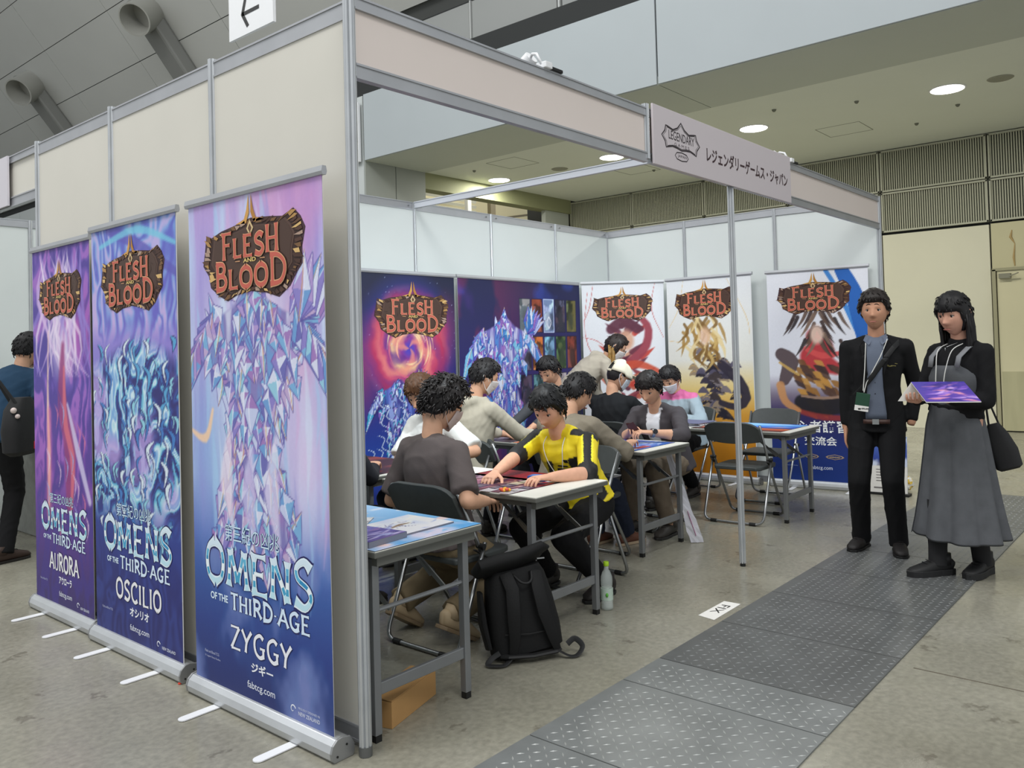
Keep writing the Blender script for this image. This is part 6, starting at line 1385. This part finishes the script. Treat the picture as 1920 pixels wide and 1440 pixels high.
def span(a, b, n=7): return [a+(b-a)*i/(n-1) for i in range(n)]
k = MB(); chest(k, [(.975,span(-.042,.042),.088),(.90,span(-.055,.05),.122),(.75,span(-.052,.042),.143),(.55,span(-.05,.040),.140),(.36,span(-.05,.045),.128),(.18,span(-.055,.055),.132),(.03,span(-.06,.065),.142),(-.04,span(-.06,.066),.140)])
so = k.build('shirt', fabric('shirt_grey_blue', (98,106,122)), t, smooth=True); m_ = so.modifiers.new('t','SOLIDIFY'); m_.thickness = .012
for i, kk in enumerate((.84,.70,.56,.42,.28,.14,.02)): MB().ball(S(kk)+f_*(.142 if kk < .8 else .132)-l_*.003, .004, 8, 6).build('button', mat('button_dark', (50,50,58), .4), so)
for s in (1,-1):
    k = MB(); V = [S(.985,.088)+l_*s*.010, S(1.03,.030)+l_*s*.062, S(.955,.098)+l_*s*.076, S(.895,.142)+l_*s*.040]; k.add(V+[v+f_*.006 for v in V], [(0,1,2,3),(7,6,5,4),(0,4,5,1),(1,5,6,2),(2,6,7,3),(3,7,4,0)]); k.build('collar', fabric('shirt_grey_blue', (98,106,122)), t)
    k = MB(); V = [S(.97,.0)+l_*s*.072, S(.88,.09)+l_*s*.10, S(.74,.128)+l_*s*.085, S(.50,.142)+l_*s*.048, S(.74,.143)+l_*s*.045, S(.90,.115)+l_*s*.052]; k.add(V+[v+f_*.008 for v in V], [tuple(range(6)), tuple(range(11,5,-1))]+[(i,i+6,(i+1)%6+6,(i+1)%6) for i in range(6)]); k.build('lapel', fabric('suit_black', (24,24,26)), t)
k = MB(); chest(k, [(-.045,span(-.075,.085),.150),(-.10,span(-.075,.085),.152)]); bo = k.build('belt', mat('belt_brown', (66,44,38), .5), t, smooth=True); m_ = bo.modifiers.new('t','SOLIDIFY'); m_.thickness = .006
k = MB(); k.box(S(-.072,.158), (.04,.006,.034), Matrix((l_, f_, V3((0,0,1)))).transposed()); k.build('buckle', steel, bo)
k = MB(); wl_ = mat('lanyard_white', (214,214,210), .6)
k.sweep([S(1.02,-.03)+l_*.066, S(.95,.115)+l_*.068, S(.75,.155)+l_*.03, S(.42,.16)-l_*.055, S(.30,.165)-l_*.07], .0032, 6); k.sweep([S(1.02,-.03)-l_*.066, S(.90,.14)-l_*.06, S(.6,.155)-l_*.065, S(.32,.163)-l_*.075], .0032, 6); k.build('lanyard', wl_, t)
k = MB(); k.sweep([S(.94,.02)+l_*.15, S(.86,.10)+l_*.11, S(.70,.152)+l_*.05, S(.50,.160)-l_*.02, S(.40,.158)-l_*.06, S(.25,.13)-l_*.13], [(.003,.016)]*6, 8, f_); k.build('shoulder_strap', mat('strap_black', (18,18,20), .6), t)
RB = Matrix((l_, f_, V3((0,0,1)))).transposed() @ Matrix.Rotation(.16, 3, 'Y'); c_ = S(.21,.172)-l_*.078
bo = MB().box(c_, (.085,.005,.085), RB).build('badge', mat('badge_green', (40,92,64), .4), t, bevel=.002); MB().box(c_+RB @ V3((0,.0,-.058)), (.085,.005,.035), RB).build('badge_name', paper_m, bo)
d = MB(); put_text(d, '出展者', c_+RB @ V3((-.0,.0,0))+f_*.0035+l_*.034-V3((0,0,.068)), -l_, V3((0,0,1)), 0, 0, .066, .014, .03, None, .0, f_)
d.build('badge_text', ink_black, bo)
k = MB(); r = random.Random(4)
for i in range(7): k.box(S(.64,.138)+l_*(.098+r.uniform(-.03,.03))+V3((0,0,r.uniform(-.012,.012)))-f_*.9*.012, (.016,.003,.004), RB)
k.build('chest_emblem', mat('emblem_gold', (120,112,60), .5), t)
# ---- standing woman with denim pinafore dress
yw = 2.75
p13 = person('standing person in long grey denim pinafore dress over black top, holding a booklet', (3.54,-1.13,.94), yw, (3.47,-1.16,1.535), ((3.585,-1.235,0,yw+.15),(3.425,-1.03,0,yw-.35)), ((3.27,-1.13,1.055),(3.27,-.985,1.045)),
    dict(name='top', mat=fabric('top_black', (22,22,24)), sleeve=1.90, grow=1.05, hem=.14, high=1), None, hair=dict(c=(18,16,18), th=.018, frizz=.002, tufts=160, mess=.3, nape=-.10, side=-.09, front=.03, long=.50, locks=60), pitch=.25, hyaw=.05, seed=27, sh=.168, vox=.011,
    hp=('curl','curl'), elbow=(V3((.6,-.8,-.9)), V3((.5,.4,-1))), kpole=V3((-1,.3,0)), shoe=((24,24,25),(28,28,29),1.08,.040), sk=(206,156,134), palm=(V3((0,0,-1)), V3((0,0,-1))))
t, S, f_, l_, P_ = p13['t'], p13['S'], p13['fwd'], p13['l'], p13['P']
den = fabric('denim_grey', (84,86,90), nz=.10, bs=220, bump=.25)
V = []; F = []; n = 96; rowz = [1.04,1.0,.95,.88,.75,.6,.45,.33,.235]; rx = [.138,.142,.150,.165,.182,.202,.222,.240,.258]; ry = [.118,.120,.128,.140,.152,.168,.186,.204,.222]
for i, z in enumerate(rowz):
    q = i/(len(rowz)-1)
    for j in range(n):
        a = 2*PI*j/n; fo = 1+.10*q*(abs(math.sin(4.5*a+.6))**.7*2-1)+.03*q*math.sin(13*a); zz = z+.022*q*math.cos(a+2.2)
        V.append(V3((P_.x, P_.y, 0))+l_*math.cos(a)*rx[i]*fo+f_*math.sin(a)*ry[i]*fo+V3((0,0,zz)))
for i in range(len(rowz)-1):
    for j in range(n): F.append((i*n+j, i*n+(j+1)%n, (i+1)*n+(j+1)%n, (i+1)*n+j))
k = MB(); k.add(V, F); so = k.build('skirt', den, t, smooth=True); m_ = so.modifiers.new('t','SOLIDIFY'); m_.thickness = .004; m_ = so.modifiers.new('s','SUBSURF'); m_.levels = 1; m_.render_levels = 1
k = MB()
for j in (6, 7):
    a = 2*PI*j/n*1.; pts = []
    for i in range(2, len(rowz)): q = i/(len(rowz)-1); pts.append(V[i*n+(j*6) % n]+ (V[i*n+(j*6) % n]-V3((P_.x,P_.y,V[i*n+(j*6) % n].z))).normalized()*.004)
    k.sweep(pts, .0028, 5)
k.build('seams', mat('seam_dark', (54,56,60), .8), so)
# bodice
k = MB(); rows = []
for kk, w_, o_ in ((.12,.128,.112),(.25,.135,.122),(.40,.142,.138),(.52,.138,.150),(.62,.118,.148),(.68,.10,.140)): rows.append((kk, w_, o_))
V = []; n = 25
for kk, w_, o_ in rows:
    for j in range(n): a = -1.55+3.1*j/(n-1); V.append(S(kk)+l_*math.sin(a)*(w_+.022)+f_*(math.cos(a)*o_ if True else 0))
k.add(V, [(i*n+j, i*n+j+1, (i+1)*n+j+1, (i+1)*n+j) for i in range(len(rows)-1) for j in range(n-1)])
bo_ = k.build('bodice', den, t, smooth=True); m_ = bo_.modifiers.new('t','SOLIDIFY'); m_.thickness = .004; m_.offset = 1
for s in (1,-1):
    k = MB(); k.sweep([S(.66,.146)+l_*s*.085, S(.80,.135)+l_*s*.088, S(.92,.062)+l_*s*.092, S(.965,.0)+l_*s*.088, S(.92,-.075)+l_*s*.08, S(.75,-.12)+l_*s*.06], [(.003,.017)]*6, 8, f_); k.build('dress_strap', mat('denim_grey_light', (120,122,126), .8), t, smooth=True)
k = MB(); k.sweep(smp([S(.97,.05)+l_*.05, S(.88,.14)+l_*.045, S(.62,.168)+l_*.03, S(.40,.17)+l_*.022, S(.385,.172), S(.40,.17)-l_*.022, S(.62,.168)-l_*.03, S(.88,.14)-l_*.045, S(.97,.05)-l_*.05]), .0028, 6); k.build('lanyard', wl_, t)
k = MB(); k.sweep([S(.985,.07)+l_*.03, S(.93,.125), S(.985,.07)-l_*.03], .0012, 5); k.ball(S(.90,.135), (.006,.004,.010), 8, 6); k.build('necklace', steel, t)
k = MB()
for s in (1, -1): kn, an = p13['LG'][s][1], p13['LG'][s][2]; k.sweep([an-V3((0,0,.02)), an+(kn-an)*.2, an+(kn-an)*.5, an+(kn-an)*.85], [.052,.052,.060,.066], 16, f_)
k.build('boot_shafts', mat('boot_suede_black', (28,28,30), .85), t, smooth='auto')
# bag hanging at her side, booklet in her hands
t = thing('handbag', 'black fabric bag hanging at the hip of the person in the denim dress', 'bag', (3.62,-1.36,.65)); bm_ = mat('bag_black_fabric', (28,28,30), .8, bump=.2)
k = MB(); c0 = V3((3.60,-1.345,.76)); k.sweep([c0+V3((0,.03,.13)), c0+V3((0,.01,.06)), c0+V3((.01,-.02,-.03)), c0+V3((.015,-.045,-.12)), c0+V3((.015,-.05,-.135))], [(.03,.03),(.045,.06),(.05,.075),(.045,.07),(.02,.05)], 20, (1,0,0), power=3); k.build('bag_body', bm_, t, smooth='auto')
k = MB(); k.sweep([c0+V3((0,.05,.10)), c0+V3((-.02,.06,.25)), c0+V3((-.01,.08,.36)), c0+V3((.03,.05,.25)), c0+V3((.05,.0,.10))], .006, 6); k.build('bag_handle', bm_, t)
t = thing('folded_booklet', 'open purple fantasy booklet held by the person in the denim dress', 'booklet', (3.22,-1.05,1.09))
cv = abstract(.30, .21, 80, [(90,66,160),(70,60,150),(150,110,206),(206,170,230),(226,150,170),(60,50,120)], .006, 70, .03)
A_ = V3((3.165,-.99,1.155)); B_ = V3((3.33,-1.195,1.15)); ux = (B_-A_).normalized(); uv = V3((-.0,0,0))+V3((-.14,-.09,-.09)).normalized()*1
uz = (ux.cross(uv)).cross(ux).normalized()
link('booklet_cover', cv.mesh('p', A_+uz*.21, ux, -uz), print_m, t)
k = MB(); k.prism([(0,0),(.30,0),(.30,.21),(0,.21)], A_+uz*.21-V3((0,0,.002)), ux, -uz, (0,0,-.004)); k.build('pages', paper_m, t)
k = MB(); bk = (ux*-.4+V3((.10,.10,-.14))).normalized(); k.prism([(0,0),(.30,0),(.30,.13),(0,.13)], A_-V3((0,0,.003)), ux, (V3((-.05,.10,-.16))).normalized(), ux.cross(V3((0,0,1)))*.002); k.build('back_page', paper_m, t)
# ---- people of the neighbouring booth
p14 = person('person in short-sleeved dark blue shirt and black trousers at the grey counter', (.21,4.40,.92), .75, (.50,4.58,1.495), ((.06,4.48,0,.4),(.23,4.27,0,.25)), ((.66,4.78,.95),(.38,3.97,.86)),
    dict(mat=fabric('shirt_dark_blue', (34,60,84)), sleeve=.86, grow=1.22, hem=-.18, flare=1.15, wr=.008), dict(mat=black_c, grow=1.05, len=.03), hair=dict(short_black), mask=(222,206,190), pitch=.35, hyaw=-.25, seed=31, shoe=((56,40,34),(30,26,24)), elbow=(V3((0,1,-.5)), V3((.2,-1,-.2))))
t = thing('shoulder_bag', 'black shoulder bag with small charms hanging behind the dark blue shirt', 'bag', (.36,4.02,.9)); k = MB(); c0 = V3((.235,3.93,.97))
k.sweep([c0+V3((0,0,.20)), c0+V3((0,0,.12)), c0+V3((0,0,-.02)), c0+V3((0,0,-.16)), c0+V3((0,0,-.19))], [(.05,.06),(.07,.15),(.08,.18),(.07,.17),(.04,.12)], 22, (.7,-.7,0), power=3); k.build('bag_body', bm_, t, smooth='auto')
k = MB(); k.sweep([c0+V3((-.05,-.08,.15)), c0+V3((-.16,.0,.36)), c0+V3((-.16,.12,.42)), c0+V3((-.02,.12,.15))], .010, 6); k.build('bag_strap', bm_, t)
k = MB(); k.ball(c0+V3((-.09,-.13,.12)), .02, 8, 6); k.ball(c0+V3((-.07,-.14,.08)), .016, 8, 6); k.build('charm', mat('charm_pale', (206,190,186), .5), t, smooth=True)
MB().box(c0+V3((.04,-.13,-.12)), (.02,.006,.05)).build('red_tag', mat('tag_red', (190,30,36), .5), t)
p15 = person('person with short dark hair at the very edge beyond the dark blue shirt', (.18,4.95,.92), .5, (.30,5.02,1.56), ((.15,5.05,0),(.2,4.85,0)), ((.6,5.1,.9),(.6,4.95,.9)), dict(mat=fabric('shirt_grey_dark', (60,62,66)), sleeve=1.8), dict(mat=black_c), hair=dict(short_black), seed=33)
run_jobs()

# ---------------------------------------------------------------- black backpack
t = thing('backpack', 'black backpack with side straps standing on the floor before the curly-haired person', 'backpack', (1.02, .13, 0)); bk = mat('backpack_nylon', (16,16,17), .7, bump=.25, bscale=90, spec=.35)
bw = mat('backpack_webbing', (24,24,25), .65)
A0, B0 = V3((.90,.20,0)), V3((1.17,.02,0)); ux = (B0-A0).normalized(); uy = V3((-ux.y, ux.x, 0)); c0 = (A0+B0)/2+uy*.05; up = (V3((0,0,1))+uy*.10-ux*.13).normalized()
def W(a, b, c): return c0+ux*a+uy*b+up*c
k = MB(); k.sweep([W(0,0,.012), W(0,0,.03), W(0,0,.12), W(0,.0,.26), W(0,.0,.36), W(0,.0,.40), W(0,0,.412)], [(.07,.13),(.088,.165),(.092,.168),(.086,.155),(.074,.138),(.058,.120),(.03,.09)], 28, uy, power=4.2); k.build('bag_body', bk, t, smooth='auto')
k = MB(); k.sweep([W(-.165,-.01,.392), W(-.155,-.02,.405), W(-.08,-.02,.418), W(0,-.02,.428), W(.08,-.02,.450), W(.135,-.02,.470), W(.150,-.01,.462)], [(.03,.05),(.036,.085),(.038,.095),(.036,.095),(.032,.09),(.026,.080),(.012,.05)], 18, (0,0,1), power=3); k.build('top_flap', bk, t, smooth='auto')
for s, x0 in ((-1,-.055),(1,.085)):
    k = MB(); k.sweep([W(x0-.0,-.07,.39), W(x0-.01*s,-.115,.33), W(x0-.005,-.125,.22), W(x0+.018*s,-.118,.11), W(x0+.035*s,-.100,.04)], [(.010,.030),(.013,.032),(.012,.032),(.009,.026),(.006,.018)], 12, -uy, power=3); k.build('shoulder_strap', bk, t, smooth='auto')
    k = MB(); pp = smp([W(x0+.03*s,-.098,.04), W(x0+.08*s,-.12,.012), W(x0+.12*s,-.12,.012), W(x0+.155*s,-.10,.04 if s > 0 else .014), W(x0+.13*s,-.08,.07 if s > 0 else .03), W(x0+.09*s,-.08,.05)]); k.sweep(pp, [(.0025,.013)]*len(pp), 8, (0,0,1)); k.build('loose_strap', bw, t)
k = MB(); k.sweep(smp([W(-.02,-.075,.385), W(.0,-.11,.36), W(.03,-.115,.352), W(.055,-.105,.365), W(.065,-.08,.395)]), .006, 8); k.build('grab_handle', bw, t, smooth=True)
k = MB(); k.sweep([W(-.11,-.098,.13), W(0,-.106,.125), W(.12,-.098,.13)], .003, 6); k.build('seam', bw, t)
k = MB(); k.sweep([W(-.13,-.07,.03), W(-.11,-.103,.035), W(0,-.110,.03), W(.11,-.103,.035), W(.13,-.07,.03)], [(.01,.02)]*5, 8, up); k.build('base_binding', bw, t, smooth='auto')
k = MB(); k.box(W(.115,-.105,.455), (.035,.004,.006), Matrix((ux,uy,up)).transposed()); k.build('zip_pull', steel, t)
k = MB(); k.sweep([W(-.18,-.02,.05), W(-.185,.0,.16), W(-.175,.0,.30)], [(.05,.012),(.06,.016),(.04,.010)], 14, uy, power=3); k.build('side_pocket', bk, t, smooth='auto')
